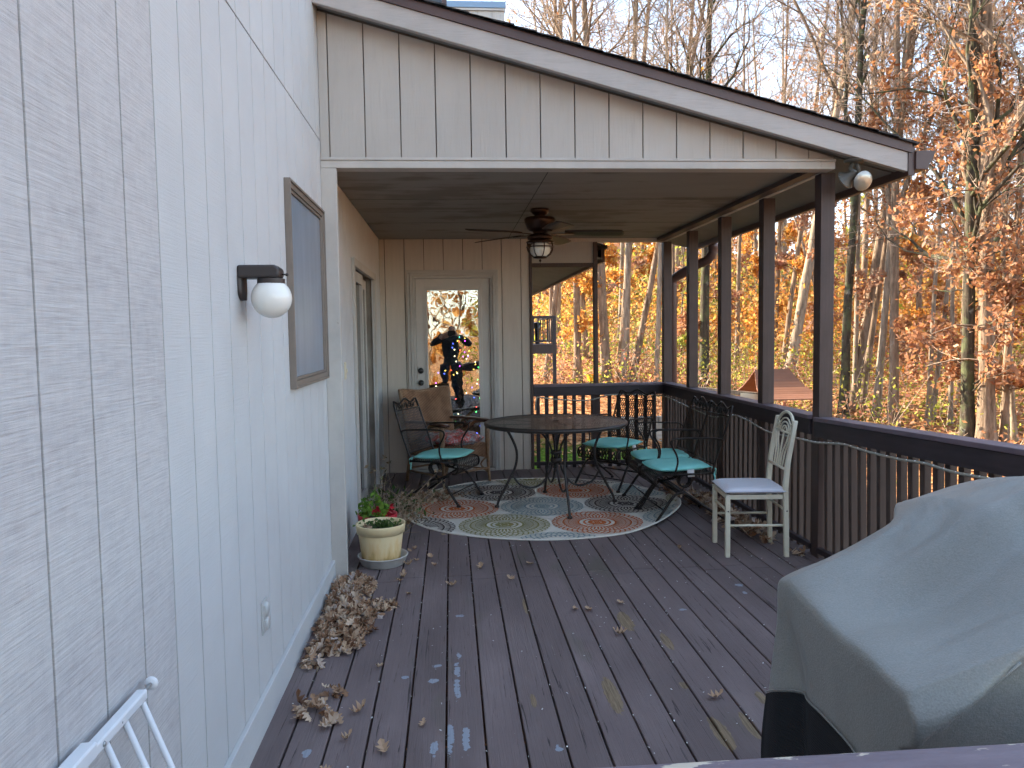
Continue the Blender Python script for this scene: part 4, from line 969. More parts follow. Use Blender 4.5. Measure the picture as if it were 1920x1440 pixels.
b = MB(); b.tube([(.0, 0, -.40), (.002, 0, -.445)], .0015, 5); b.sphere((.0, 0, -.412), .011, 8, 6); b.sphere((.002, 0, -.45), .005, 8, 6, sc=(1,1,1.6)); b.build('pull_chain', M['bronze'], fan)

# ================================================================== WALL FITTINGS
wl = thing('wall_lamp', 'black wall lamp with round white globe beside the window', 'wall lamp', (WX, 2.79, 1.62))
k = NT('dark_bronze_enamel'); M['lampmetal'] = k.pbr((.035,.028,.026), .45, k.bump(k.noise(k.co(), 60, 3), .1, .001))
b = MB(); b.prism([(.0, .035), (.0, .08), (.125, .08), (.142, .068), (.142, .04), (.13, .035)], -.045, .045); b.build('arm', M['lampmetal'], wl, bevel=.008)
b = MB(); vs = []
b.grid(lambda u, v: (.022*(1-.0*u)*(math.sin(PI*v)**.5)*.9+.001, (v-.5)*.085*(1 if u < .6 else math.sqrt(max(0, 1-((u-.6)/.41)**2))), .045-.085*u), 14, 10); b.build('backplate', M['lampmetal'], wl, solid=.004)
k = NT('white_glass_globe'); M['globe'] = k.pbr((.80,.79,.73), .14, spec=.6, **{'Subsurface_Weight': .0})
b = MB(); b.sphere((.105, 0, -.033), .069, 32, 20); b.build('globe', M['globe'], wl)
b = MB(); b.lathe([(.044, .0), (.047, .012), (.047, .034)], (.105, 0, .0), 24); b.build('collar', M['lampmetal'], wl)
b = MB(); b.tube([(.14, .0, .05), (.158, .0, .048)], .003, 6); b.sphere((.160, 0, .048), .006, 8, 6); b.build('screw', M['lampmetal'], wl)
def plate(name, label, cat, loc, w_, h_, axis, mat, cover=False):
    t = thing(name, label, cat, loc)
    def bb(b, u0, u1, z0, z1, d0, d1):
        if axis == 'x': b.box(d0, d1, u0, u1, z0, z1)
        else: b.box(u0, u1, -d1, -d0, z0, z1)
    b = MB(); bb(b, -w_/2, w_/2, -h_/2, h_/2, .0005, .007); b.build('cover_plate', mat, t, bevel=.002)
    return t, bb
t, bb = plate('outlet_cover', 'painted weatherproof outlet cover low on the long grey wall', 'outlet', (WX, 2.945, .40), .075, .125, 'x', M['outlet'])
for z_ in (-.028, .028):
    b = MB(); b.lathe([(.026, .007), (.026, .016), (.022, .020), (.0005, .021)], (0, .003, z_), 18, axis='x'); b.box(.007, .015, -.03, -.024, z_-.02, z_+.02); b.build('flip_lid', M['outlet'], t)
t, bb = plate('outlet_cover', 'small outlet cover on the siding right of the glass door, behind the table', 'outlet', (.625, BY, .40), .07, .115, 'y', M['saucer'])
b = MB(); bb(b, -.022, .022, -.038, .038, .007, .03); b.build('flip_lid', M['saucer'], t, bevel=.004)
t, bb = plate('light_switch', 'almond light switch plate on the porch wall before the patio door', 'light switch', (WX, 5.40, 1.215), .072, .118, 'x', M['almond'])
b = MB(); bb(b, -.006, .006, -.012, .012, .007, .018); b.build('toggle', M['almond'], t, bevel=.002)
# flood light under the eave
fl = thing('flood_light', 'twin flood light with silver reflector lamp under the eave corner', 'flood light', (2.425, 4.545, 2.462))
M['grey_plastic'] = simple('weathered_fixture', (.10,.095,.08), .5, .15, 20, .1)
b = MB(); b.lathe([(.0005, .004), (.062, .0), (.064, -.012), (.05, -.022), (.02, -.026), (.0005, -.027)], n=24); b.build('base', M['grey_plastic'], fl)
for (dx_, dy_, dz_, dirv, nm) in ((.035, -.035, -.135, (.10, -.93, -.36), 1), (-.045, .02, -.12, (-.45, .75, -.5), 0)):
    dv = Vector(dirv).normalized(); c = Vector((dx_, dy_, dz_)); mt = dv.to_track_quat('Z', 'Y').to_matrix().to_4x4(); mt.translation = c
    b = MB(); b.lathe([(.018, -.075), (.022, -.05), (.030, -.03), (.050, -.008), (.059, .0)], n=28); vs = [mt @ Vector(v) for v in b.v]; b.v = [tuple(v) for v in vs]
    b.tube([(dx_*.25, dy_*.2, -.02), (dx_*.5, dy_*.3, -.06), tuple(c-dv*.07)], .014, 8); o = b.build('lamp_holder', M['grey_plastic'], fl)
    b = MB(); b.lathe([(.0595, .0), (.050, .010), (.028, .018), (.0005, .021)], n=28); b.v = [tuple(mt @ Vector(v)) for v in b.v]
    k = NT('silver_lens'); M['lens'] = k.pbr((.48,.46,.40), .3, metal=.6); b.build('lens', M['lens'], o)

# ================================================================== ROPE LIGHT
rp = thing('rope_light', 'clear rope light with tiny bulbs looped along both porch railings', 'rope light', (0,0,0))
pts = [(.885,8.215,.63),(.90,8.20,.76),(.93,8.2,.772),(1.06,8.2,.752),(1.208,8.2,.738),(1.467,8.2,.732),(1.60,8.2,.765),(1.698,8.2,.785),(1.95,8.2,.782),(2.15,8.2,.776),(2.262,8.15,.762),(2.262,7.858,.755),(2.262,7.488,.738),(2.262,7.184,.722),(2.262,6.655,.704),(2.262,6.424,.719),(2.262,6.077,.770),(2.262,5.85,.767),(2.262,5.639,.746),(2.262,5.376,.722),(2.262,5.004,.735),(2.262,4.83,.742),(2.262,4.663,.747),(2.262,4.492,.765),(2.262,4.303,.784),(2.262,4.073,.780),(2.262,3.768,.786),(2.262,3.546,.800),(2.262,3.309,.797),(2.262,2.975,.812),(2.262,2.6,.79),(2.262,2.2,.78)]
sm = smooth(pts, 6); k = NT('clear_vinyl'); M['vinyl'] = k.pbr((.36,.35,.29), .18, spec=.7)
b = MB(); b.tube(sm, .0075, 7); b.build('tube', M['vinyl'], rp)
k = NT('tiny_bulbs'); M['bulb'] = k.pbr((.95,.95,.90), .1, spec=1.)
b = MB(); acc = 0
for p, q in zip(sm, sm[1:]):
    acc += (q-p).length
    if acc > .055: acc = 0; b.sphere((q.x-.003 if q.y < 8.1 else q.x, q.y-.002, q.z+.004), .0048, 6, 4, sc=(1,1.4,.8))
b.build('bulbs', M['bulb'], rp)

# ================================================================== POTS AND WEEDS
def blades(base, n, h, spread, width, r=rng):
    V = []; F = []
    for i in range(n):
        a = r.uniform(0, 2*PI); L = h*r.uniform(.5, 1.1); lean = spread*r.uniform(.2, 1); d = np.array([math.cos(a), math.sin(a), 0]); s_ = np.array([-d[1], d[0], 0]); o_ = np.array(base)+d*r.uniform(0, .6)*spread*.6
        prev = None
        for j in range(4):
            t_ = j/3; c = o_+d*lean*t_**1.6+np.array([0, 0, L*(t_-.35*t_*t_*lean/h)]); w_ = width*(1-t_)**.7+.0003
            V += [c-s_*w_, c+s_*w_]
            if j: k0 = len(V)-4; F.append((k0, k0+1, k0+3, k0+2))
    return np.array(V), np.array(F)
pot = thing('flower_pot', 'cream plastic flower pot with rust stained base and green sprigs', 'flower pot', (-.465, 4.925, .012))
b = MB(); b.lathe([(.0005, .004), (.112, .0), (.118, .01), (.141, .19), (.141, .196), (.150, .196), (.157, .248), (.157, .254), (.149, .254), (.146, .235), (.137, .20), (.120, .06)], n=48); b.build('pot', M['cream'], pot)
b = MB(); b.lathe([(.0005, .222), (.08, .222), (.142, .215)], n=24); b.build('soil', M['soil'], pot)
v1 = blades((.03, -.01, .22), 130, .06, .10, .0022); v2 = leafquads(np.stack([rng.normal(.01, .06, 160), rng.normal(0, .05, 160), .235+rng.random(160)*.03], -1), .013)
fmesh('plant', [v1+(0, False), v2+(1, False)], [M['lf_plant'], M['lf_plant']], pot)
fmesh('dead_leaves', oak_leaves(np.stack([rng.normal(-.07, .02, 7), rng.normal(-.04, .03, 7), np.full(7, .24)], -1), .055), [M['lf_brown']], pot)
sau = thing('pot_saucer', 'greyish white saucer under the cream flower pot', 'saucer', (-.455, 4.925, .0))
b = MB(); b.lathe([(.0005, .002), (.125, .0), (.135, .008), (.156, .058), (.160, .060), (.160, .064), (.152, .064), (.130, .0115), (.0005, .011)], n=44); b.build('dish', M['saucer'], sau)
pr_ = thing('flower_pot', 'red plastic pot of leafy kale stalks behind the cream pot', 'flower pot', (-.520, 5.30, 0)); pr_.scale = (.88, .88, .86)
b = MB(); b.lathe([(.0005, .002), (.105, .0), (.145, .235), (.150, .236), (.153, .28), (.146, .28), (.14, .24), (.135, .22)], n=40); b.build('pot', M['redpot'], pr_)
b = MB(); b.lathe([(.0005, .24), (.14, .235)], n=20); b.build('soil', M['soil'], pr_)
for i, (x, y, h) in enumerate(((-.07, -.11, .13), (.05, -.12, .10), (-.12, .0, .16), (-.07, -.05, .22), (-.02, .02, .30), (.05, -.03, .16), (-.09, .04, .12), (.02, .06, .18))):
    n_ = 26; tt = rng.random(n_); C_ = np.stack([x+rng.normal(0, .018, n_), y+rng.normal(0, .018, n_), .25+h*.75*tt], -1)
    st = tubes(np.array([[[x, y, .24], [x+.01, y, .24+h*.5], [x, y+.01, .24+h*.9]]]), np.array([[.005, .004, .003]]), 5)
    fmesh('plant', [st+(0, True), leafquads(C_, .024)+(1, False)], [M['lf_plant'], M['lf_bright']], pr_)
C_ = np.stack([rng.normal(.06, .05, 30), rng.normal(.0, .05, 30), .26+.08*rng.random(30)], -1); fmesh('red_leaves', [leafquads(C_, .025)+(0, False)], [M['redpot']], pr_)
# dead potted weeds sprawling by the patio door
dr = thing('dead_plants', 'tangle of dried weeds and stems sprawling between red pot and iron chair', 'plant', (-.50, 6.28, 0))
n = 120; st = np.stack([rng.normal(-.04, .10, n), rng.normal(.0, .26, n), np.full(n, .0)], -1); dd = nrm(np.stack([rng.normal(.35, .5, n), rng.normal(-.1, .6, n), rng.uniform(.3, 1.3, n)], -1)); L = rng.uniform(.12, .38, (n, 1))
P_ = np.stack([st, st+dd*L*.5, st+dd*L+np.stack([rng.normal(0,.03,n)]*2+[-L[:,0]*.15], -1)], 1); Rr = np.tile(np.array([.0022,.0016,.0008]), (n, 1))
fmesh('stems', [tubes(P_, Rr, 4)+(0, True)], [M['twig']], dr)
tall = []
for (x0, y0, h, lx, ly) in ((-.12,.25,.42,.03,.05),(-.15,.1,.38,-.02,.1),(-.1,.35,.48,.06,0),(.15,-.1,.3,.28,.0),(.1,.1,.33,.3,.1),(-.08,-.1,.36,.0,.0)):
    tall.append([(x0,y0,0),(x0+lx*.3,y0+ly*.3,h*.4),(x0+lx*.6+.02,y0+ly*.6,h*.75),(x0+lx,y0+ly,h)])
P_ = np.array(tall); fmesh('stems', [tubes(P_, np.tile(np.array([.004,.003,.0025,.001]), (len(tall), 1)), 5)+(0, True)], [M['twig']], dr)
C_ = []
for t_ in tall:
    for q in range(16): f = random.random(); i = min(2, int(f*3)); g_ = f*3-i; C_.append(np.array(t_[i])*(1-g_)+np.array(t_[i+1])*g_+rng.normal(0, .022, 3))
C_ = np.array(C_); C2 = np.stack([rng.normal(.03, .11, 620), rng.normal(-.02, .26, 620), np.abs(rng.normal(0.03, .07, 620))], -1); C2[:, 0] = np.clip(C2[:, 0], -.24, .5)
fmesh('foliage', [leafquads(C_, .02)+(0, False), leafquads(C2, .019)+(0, False), leafquads(C2[:60]+[.02,-.05,.05], .03)+(1, False)], [M['lf_dry'], M['lf_plant']], dr)
P_ = scatter([(-.46,6.3,.18,.45,5),(-.27,6.8,.28,.2,3),(-.15,6.95,.3,.15,2),(-.5,5.9,.1,.25,1.5)], 420, .045)
P_[:, 0] = np.maximum(P_[:, 0], -.68)
tag(fmesh('leaf_pile', oak_leaves(P_, .06, .5), [M['lf_brown']]), 'dry leaves heaped under the iron chair at the left edge of the rug', 'leaf pile', kind='stuff')
gt = thing('grass_clump', 'tuft of green weeds beside the red pot at the rug edge', 'plant', (-.43, 5.50, 0))
v1 = blades((0, 0, 0), 90, .16, .16, .002); fmesh('blades', [v1+(0, False)], [M['lf_plant']], gt)

# ================================================================== BABY GATE
gtx = thing('baby_gate', 'white metal baby gate leaning against the long wall at bottom left', 'gate', (-.695, 1.755, .668))
b = MB()
def gp(y, d): return (.0+.245*d/.66, y, -.655*d/.66)      # lean: lower parts stand off the wall
b.bar((0, -.02, 0), (0, -.70, .012), .024, .022); b.build('frame_bar', M['gate_white'], gtx, bevel=.004); b = MB(); b.bar(gp(-.02, .64), gp(-.70, .64), .022, .02); b.build('frame_bar', M['gate_white'], gtx, bevel=.004)
b = MB(); b.bar((-.001, -.27, .010), (-.001, -1.05, .02), .031, .030); b.build('sleeve_bar', M['gate_white'], gtx, bevel=.004)
for i in range(9):
    y = -.035-.0895*i; b = MB(); a_, c_ = gp(y, .008), gp(y, .64); b.tube([a_, c_], .0068, 10); b.build('gate_bar', M['gate_white'], gtx)
b = MB(); b.tube([(0, -.022, .0), (-.004, .035, -.004)], .0045, 8); b.build('tension_bolt', M['steel'], gtx)
b = MB(); b.lathe([(.0005, -.0), (.013, .0), (.016, .006), (.013, .011), (.0005, .012)], (-.004, .036, -.004), 16, axis='y'); b.build('bumper', M['gate_white'], gtx)
b = MB(); b.lathe([(.0005, .0125), (.006, .0125), (.004, .0155), (.0005, .016)], (0, -.24, .003), 10, axis='x'); b.build('screw', M['steel'], gtx); b = MB(); b.lathe([(.0005, .0125), (.0026, .0125), (.0026, .0132), (.0005, .0133)], (0, -.155, .003), 8, axis='x'); b.build('screw', M['steel'], gtx)

# ================================================================== GRILL COVER
from mathutils import noise as mn
gc = thing('covered_grill', 'barbecue grill under a sagging grey green fabric cover behind the near handrail', 'grill', (0,0,0))
def sstep(a, b_, x): t_ = max(0, min(1, (x-a)/(b_-a))); return t_*t_*(3-2*t_)
GXL, GXR = .69, 2.12
def gtop(x, y):
    d = x-GXL
    fr = .897+.28*min(d, .62)-.28*max(0, d-1.0)
    bk_ = .925+.47*min(d, .36)+.05*sstep(.3, .6, d)-.35*max(0, d-1.05)
    yb = 1.55+.18*sstep(.22, .38, d)
    s_ = max(0, min(1.2, (y-1.13)/(1.55-1.13)))
    z = fr*(1-min(1, s_))+bk_*min(1, s_) + .016*math.sin(PI*min(1, s_))*sstep(.1, .5, d)
    if s_ > 1: z -= (y-1.55)*.30
    z -= .034*math.exp(-((s_-.46-.22*d)/.11)**2)*sstep(.02, .45, d) - .022*math.exp(-((s_-.70-.15*d)/.08)**2)*sstep(.05, .5, d) - .016*math.exp(-((s_-.20-.10*d)/.08)**2)*sstep(.1, .5, d)
    z -= .030*math.exp(-((d-.16)/.12)**2)*math.exp(-((s_-.5)/.4)**2)
    z += .010*(mn.noise(Vector((x*5, y*7, 0)))) - .009*(1-min(1, abs(mn.noise(Vector((x*3+y*2, y*7-x*3, 3))))*6))*sstep(.03, .2, d)
    return z
def gdisp(x, y, z, face):
    n1 = mn.noise(Vector((x*3.5, y*3.5, z*2)))*.026 + mn.noise(Vector((x*9, y*9, z*5)))*.008 - .006*(1-min(1, abs(mn.noise(Vector((x*4+z*2, y*5-z*2, z*2))))*6))
    return n1
def gmap(q):
    qx, qy, qz = q; x = (GXL+GXR)/2+(GXR-GXL)/2*qx
    yb = 1.60+.19*sstep(.24, .40, x-GXL); y = 1.12+(yb-1.12)*(qy+1)/2
    t_ = (qz+1)/2; zt = gtop(x, y); z = .12+(zt-.12)*t_
    low = 1-sstep(.75, .98, t_)
    # front drape : upper skirt hangs over the lower panel along a diagonal fold
    if qy < -.6:
        line = .80+.72*(x-.69); 
        y -= .030*sstep(-.008, .008, z-line)*(1-sstep(.94, 1., t_)) + .05*sstep(0, .5, zt-z) + gdisp(x, 0, z, 0)*low*1.2
    if qy > .6: y += gdisp(x, 3, z, 0)*low
    if qx < -.8:
        x += -.042*math.sin(PI*sstep(.02, .95, 1-t_))*math.exp(-((y-1.52)/.2)**2) + gdisp(5, y, z, 0)*low*.8 + .03*math.exp(-((y-1.57+.35*(zt-z))/.05)**2)*low*sstep(0,.1,zt-z)
    return (x, y, z)
b = MB(); n = 64; E_ = 80.
def cube(face, u, v):
    u, v = math.sin(PI/2*(2*u-1)), math.sin(PI/2*(2*v-1))
    p = {0: (u, v, 1), 1: (u, -1, v), 2: (u, 1, v), 3: (-1, u, v), 4: (1, u, v)}[face]
    s_ = (abs(p[0])**E_+abs(p[1])**E_+(abs(p[2])**E_ if p[2] > 0 else 0))**(1/E_); s_ = max(s_, 1)
    return (p[0]/s_, p[1]/s_, p[2]/s_ if p[2] > 0 else p[2])
for f_i in range(5):
    nu, nv = (90, 44) if f_i < 3 else (44, 44)
    if f_i in (1, 2): nu, nv = 90, 44
    b.grid(lambda u, v: gmap(cube(f_i, u, v)), nu, nv, 0)
k = NT('cover_fabric'); 
wa = k.math('SINE', k.math('MULTIPLY', k.sep(k.map((1,1,1), (R(20), R(30), R(10))))[0], 1500)); wv = k.noise(k.co(), 330, 2); chk = k.noise(k.map((70, 70, 210)), 1., 3); bl = k.noise(k.co(), 2.2, 4)
c = k.ramp(k.math('ADD', k.math('MULTIPLY', wv, .55), k.math('MULTIPLY', bl, .45)), [(.35, (.15,.155,.14)), (.65, (.225,.23,.21))])
M['cover'] = k.pbr(c, .46, k.bump(k.math('ADD', wv, chk), .32, .0025), spec=.6, **{'Sheen_Weight': .15})
o = b.build('fabric_cover', M['cover'], gc)
bm = bmesh.new(); bm.from_mesh(o.data); bmesh.ops.remove_doubles(bm, verts=bm.verts, dist=6e-4); bmesh.ops.recalc_face_normals(bm, faces=bm.faces); bm.to_mesh(o.data); bm.free()
def leftpt(y, z):
    # find point on the left end face at given y, z
    zt = gtop(GXL, y); t_ = (z-.12)/(zt-.12); qy = (y-1.12)/(1.60-1.12)*2-1
    return gmap((-1, qy, t_*2-1))
k = NT('black_vent_mesh'); wv = k.math('SINE', k.math('MULTIPLY', k.sep(k.co())[2], 1400)); M['vent'] = k.pbr((.008,.009,.011), .75, k.bump(wv, .4, .002), spec=.3)
def vtop(y): return .50+.225*max(0, 1-abs((y-1.36)/.40)**2.4)+.0
b = MB(); b.grid(lambda u, v: (lambda p: (p[0]-.004, p[1], p[2]))(leftpt(1.17+.425*u, .50+max(.002, vtop(1.17+.425*u)-.50)*v)), 30, 10); b.build('vent_panel', M['vent'], gc)
b = MB(); b.tube([(lambda p: (p[0]-.005, p[1], p[2]))(leftpt(1.17+.425*i/30, vtop(1.17+.425*i/30)+.004)) for i in range(31)], .0016, 5); b.build('vent_seam', M['cover'], gc)
seamp = []
for i in range(30):
    x = .72+.9*i/29; y = 1.12; zt = gtop(x, y); line = .80+.72*(x-.69)-.004; 
    if line > zt-.012: break
    p = gmap(((x-(GXL+GXR)/2)/((GXR-GXL)/2), -1, ((line-.12)/(zt-.12))*2-1)); seamp.append((p[0], p[1]-.002, p[2]))
if len(seamp) > 3: b = MB(); b.tube(seamp, .003, 5); b.build('seam', M['cover'], gc)
b = MB()
for x, y in ((.80,1.2),(.80,1.55),(2.0,1.2),(2.0,1.55)): b.tube([(x,y,.0),(x,y,.3)], .018, 8)
b.build('cart_leg', M['black'], gc)

# ================================================================== PHOTOGRAPHER (seen mirrored in the door glass)
M['jacket'] = simple('dark_jacket', (.018,.022,.028), .8, .2, 20, .3); M['skin'] = simple('skin', (.42,.25,.18), .5, .06, 20, .1)
M['jeans'] = simple('dark_jeans', (.025,.032,.05), .85, .2, 40, .3); M['hair'] = simple('dark_hair', (.02,.014,.01), .5, .4, 40, .5)
pe = thing('person', 'person in dark jacket holding up a phone, mirrored in the glass door', 'person', (.0, -.44, 0))
def rem(b, name, mat, parent, vox, sm_=3):
    o = b.build(name, mat, parent); md = o.modifiers.new('r', 'REMESH'); md.mode = 'VOXEL'; md.voxel_size = vox; md.use_smooth_shade = True
    md = o.modifiers.new('s', 'SMOOTH'); md.iterations = sm_; md.factor = .5; return o
b = MB(); b.tube(smooth([(0,0,.86),(0,0,.98),(0,-.01,1.12),(0,-.005,1.27),(0,0,1.36),(0,.0,1.40),(0,.01,1.45),(0,.015,1.50)]), [.15]*4+[.145]*4+[.15]*4+[.16]*4+[.12]*4+[.062]*4+[.055]*5, 16)
for i, v in enumerate(b.v): b.v[i] = (v[0]*1.12, v[1]*.72, v[2])
for s_ in (-1, 1):
    b.tube([(s_*.10,0,.90),(s_*.115,.01,.68),(s_*.12,.02,.48),(s_*.125,-.01,.28),(s_*.125,-.02,.09)], [.095,.082,.060,.056,.042], 12)
    b.tube([(s_*.125,-.05,.045),(s_*.13,.02,.05),(s_*.14,.13,.035),(s_*.142,.17,.03)], [.042,.045,.038,.025], 10)
    b.tube([(s_*.12,0,1.36),(s_*.20,.0,1.35),(s_*.33,.07,1.27),(s_*.42,.14,1.24)], [.075,.068,.054,.046], 12)
    b.tube([(s_*.42,.14,1.24),(s_*.30,.24,1.32),(s_*.17,.34,1.40)], [.046,.042,.030], 12)
    b.sphere((s_*.42,.14,1.24), .047, 12, 8)
    b.tube([(s_*.17,.34,1.40),(s_*.13,.37,1.425),(s_*.105,.385,1.445)], [.030,.038,.030], 10)
    for q in range(4): b.tube([(s_*(.115-.0),.385,1.415+.020*q),(s_*.085,.402+.0,1.412+.022*q),(s_*.068,.402,1.412+.022*q)], [.009,.0085,.007], 8)
    b.tube([(s_*.13,.365,1.405),(s_*.10,.372,1.395),(s_*.075,.385,1.40)], [.011,.010,.008], 8)
b.sphere((0,.03,1.535), .088, 20, 16, sc=(.86,1.05,1.22)); b.tube([(0,.115,1.545),(0,.138,1.518)], [.008,.014], 8)
for s_ in (-1, 1): b.sphere((s_*.078,.02,1.53), .018, 8, 8, sc=(.5,.8,1.4))
b.tube([(-.022,.115,1.487),(0,.121,1.486),(.022,.115,1.487)], .007, 6); b.sphere((0,.10,1.462), .024, 8, 8)
rem(b, 'body', M['skin'], pe, .008)
b = MB(); b.tube(smooth([(0,0,.84),(0,0,.98),(0,-.01,1.12),(0,-.005,1.27),(0,0,1.36),(0,.0,1.41)]), [.165]*4+[.160]*4+[.162]*4+[.172]*4+[.135]*5, 18)
for i, v in enumerate(b.v): b.v[i] = (v[0]*1.13, v[1]*.75, v[2])
for s_ in (-1, 1):
    b.tube([(s_*.12,0,1.36),(s_*.20,.0,1.355),(s_*.33,.07,1.275),(s_*.42,.14,1.245)], [.09,.084,.068,.060], 12); b.sphere((s_*.42,.14,1.245), .06, 12, 8)
    b.tube([(s_*.42,.14,1.245),(s_*.30,.24,1.32),(s_*.20,.318,1.383)], [.060,.054,.042], 12)
rem(b, 'jacket', M['jacket'], pe, .012)
b = MB()
for s_ in (-1, 1): b.tube([(s_*.09,0,.93),(s_*.115,.01,.68),(s_*.12,.02,.48),(s_*.125,-.01,.28),(s_*.125,-.02,.08)], [.115,.096,.072,.068,.062], 12)
b.sphere((0,0,.92), .14, 12, 8, sc=(1.1,.8,.8)); rem(b, 'trousers', M['jeans'], pe, .012)
b = MB()
for s_ in (-1, 1): b.tube([(s_*.125,-.055,.045),(s_*.13,.02,.05),(s_*.14,.13,.04),(s_*.142,.18,.035)], [.05,.053,.045,.03], 10)
rem(b, 'shoes', M['black'], pe, .008)
b = MB(); b.sphere((0,.01,1.565), .094, 20, 16, sc=(.92,1.02,1.08)); b.v = [v for v in b.v]
hb = MB(); hb.grid(lambda u, v: (lambda a, e: (.094*.92*math.cos(e)*math.cos(a), .008+.097*math.cos(e)*math.sin(a), 1.56+.101*math.sin(e)+.0))(2*PI*u, R(8)+(R(90)-R(8))*v if math.sin(2*PI*u) > .35 else R(-45)+(R(135))*v), 30, 12); hb.build('hair', M['hair'], pe, solid=.012)
b = MB()
for s_ in (-1, 1): b.sphere((s_*.031,.103,1.545), .0115, 10, 8)
b.build('eyes', M['gate_white'], pe)
ph = thing('phone', 'slim dark phone held up sideways by the mirrored person', 'phone', (0, -.036, 1.452))
b = MB(); b.box(-.079, .079, -.004, .004, -.037, .037); b.build('phone_body', M['black'], ph, bevel=.0035)

# ================================================================== LIT TREE INSIDE
ct = thing('christmas_tree', 'dark indoor tree with coloured fairy lights behind the door glass', 'christmas tree', (.10, 9.15, -.02))
b = MB(); b.tube([(0,0,0),(0,0,1.5)], [.03,.01], 8); b.lathe([(.0005,0),(.14,0),(.12,.06),(.0005,.08)], n=16); b.build('trunk', M['twig'], ct)
n = 5200; hh = rng.random(n)**1.4; rr_ = .56*(1-hh)*np.sqrt(rng.uniform(.25, 1, n))+.02; aa = rng.uniform(0, 2*PI, n)
lay = .05*np.sin(hh*60); C_ = np.stack([(rr_+lay*(1-hh))*np.cos(aa), (rr_+lay*(1-hh))*np.sin(aa), .18+1.32*hh-.12*rr_], -1)
M['fir'] = leafmat('fir_needles', [(0, (.008,.03,.02)), (.5, (.012,.05,.03)), (1, (.02,.07,.035))], .1)
fmesh('crown', [leafquads(C_, .035)+(0, False)], [M['fir']], ct)
cols = [(.1,.15,1),(1,.08,.06),(1,.6,.1),(.1,1,.2),(.75,.1,1),(1,.85,.5)]; lm = []
for i, c in enumerate(cols):
    k = NT('fairy_light'); e = k.n('ShaderNodeEmission'); e.inputs[0].default_value = (*c, 1); e.inputs[1].default_value = 1.8; k.link(e.outputs[0], k.out.inputs[0]); lm.append(k.m)
b = MB()
for i in range(95):
    h = random.random(); a = random.uniform(PI, 2*PI); r_ = .60*(1-h)+.03; b.sphere((r_*math.cos(a), r_*math.sin(a), .18+1.34*h), .0075, 6, 4, mi=i % 6)
b.build('fairy_lights', lm, ct)

# ================================================================== YARD
bal = thing('balcony', 'neighbouring raised wooden deck with railing seen beyond the porch end', 'balcony', (0,0,0))
b = MB(); b.box(.842, 2.19, 16.0, 18.6, 1.03, 1.22); b.build('floor', M['post'], bal)
b = MB(); b.box(.842, 2.17, 16.02, 16.07, 1.76, 1.81); b.box(2.12, 2.17, 16.08, 18.55, 1.76, 1.81); b.box(.842, 2.17, 16.03, 16.06, 1.27, 1.30); b.box(2.13, 2.16, 16.08, 18.55, 1.27, 1.30); b.build('rail', M['rail'], bal)
b = MB(); b.box(2.11, 2.18, 16.01, 16.08, -1.4, 1.80); b.build('post', M['rail'], bal)
for i in range(12): b = MB(); b.box(.9+.1*i, .925+.1*i, 16.03, 16.055, 1.301, 1.76); b.build('baluster', M['rail'], bal)
for i in range(6): b = MB(); b.box(2.135, 2.16, 16.45+.4*i, 16.475+.4*i, 1.301, 1.76); b.build('baluster', M['rail'], bal)
b = MB(); b.lathe([(.05, 0), (.06, .3), (.10, .45), (.03, .48)], (1.9, 17.0, 1.22), 10); o = b.build('planter', M['dglass']); tag(o, 'dark covered planter standing on the far raised deck', 'planter')
def gat(x, y): return gnd(x, y)
sw = thing('stone_wall', 'low stacked stone retaining wall beyond the end railing', 'wall', (0,0,0)); k = NT('stone'); g = k.n('ShaderNodeNewGeometry')
c = k.ramp(g.outputs['Random Per Island'], [(0, (.20,.17,.14)), (.5, (.33,.29,.24)), (1, (.42,.37,.31))]); M['stone'] = k.pbr(c, .9, k.bump(k.noise(k.co(), 14, 5), .8, .02))
b = MB()
for r_ in range(5):
    x = 1.2-random.random()*.2
    while x < 5.5: L = random.uniform(.22, .42); b.box(x, x+L-.012, 17+random.uniform(0,.03)+.02*r_, 17.32, -1.15+.14*r_, -1.15+.14*r_+.132); x += L
b.build('courses', M['stone'], sw, bevel=.012)
ty = thing('yellow_tray', 'yellow plastic tray on a dark base lying on the leaves by a trunk', 'tray', (4.42, 24.0, gat(4.42, 24)+.02), .2); ty.scale = (.40, .5, .9)
M['yellow'] = simple('yellow_plastic', (.72,.36,.02), .4, .08, 5, .05)
b = MB(); b.add([(-.40,-.25,.12),(.40,-.25,.12),(.40,.25,.12),(-.40,.25,.12),(-.52,-.33,.34),(.52,-.33,.34),(.52,.33,.34),(-.52,.33,.34)], [(3,2,1,0),(0,1,5,4),(1,2,6,5),(2,3,7,6),(3,0,4,7)]); b.build('bowl', M['yellow'], ty, solid=.02)
b = MB(); b.box(-.36,.36,-.2,.2,0,.115); b.build('base', M['black'], ty, bevel=.02)
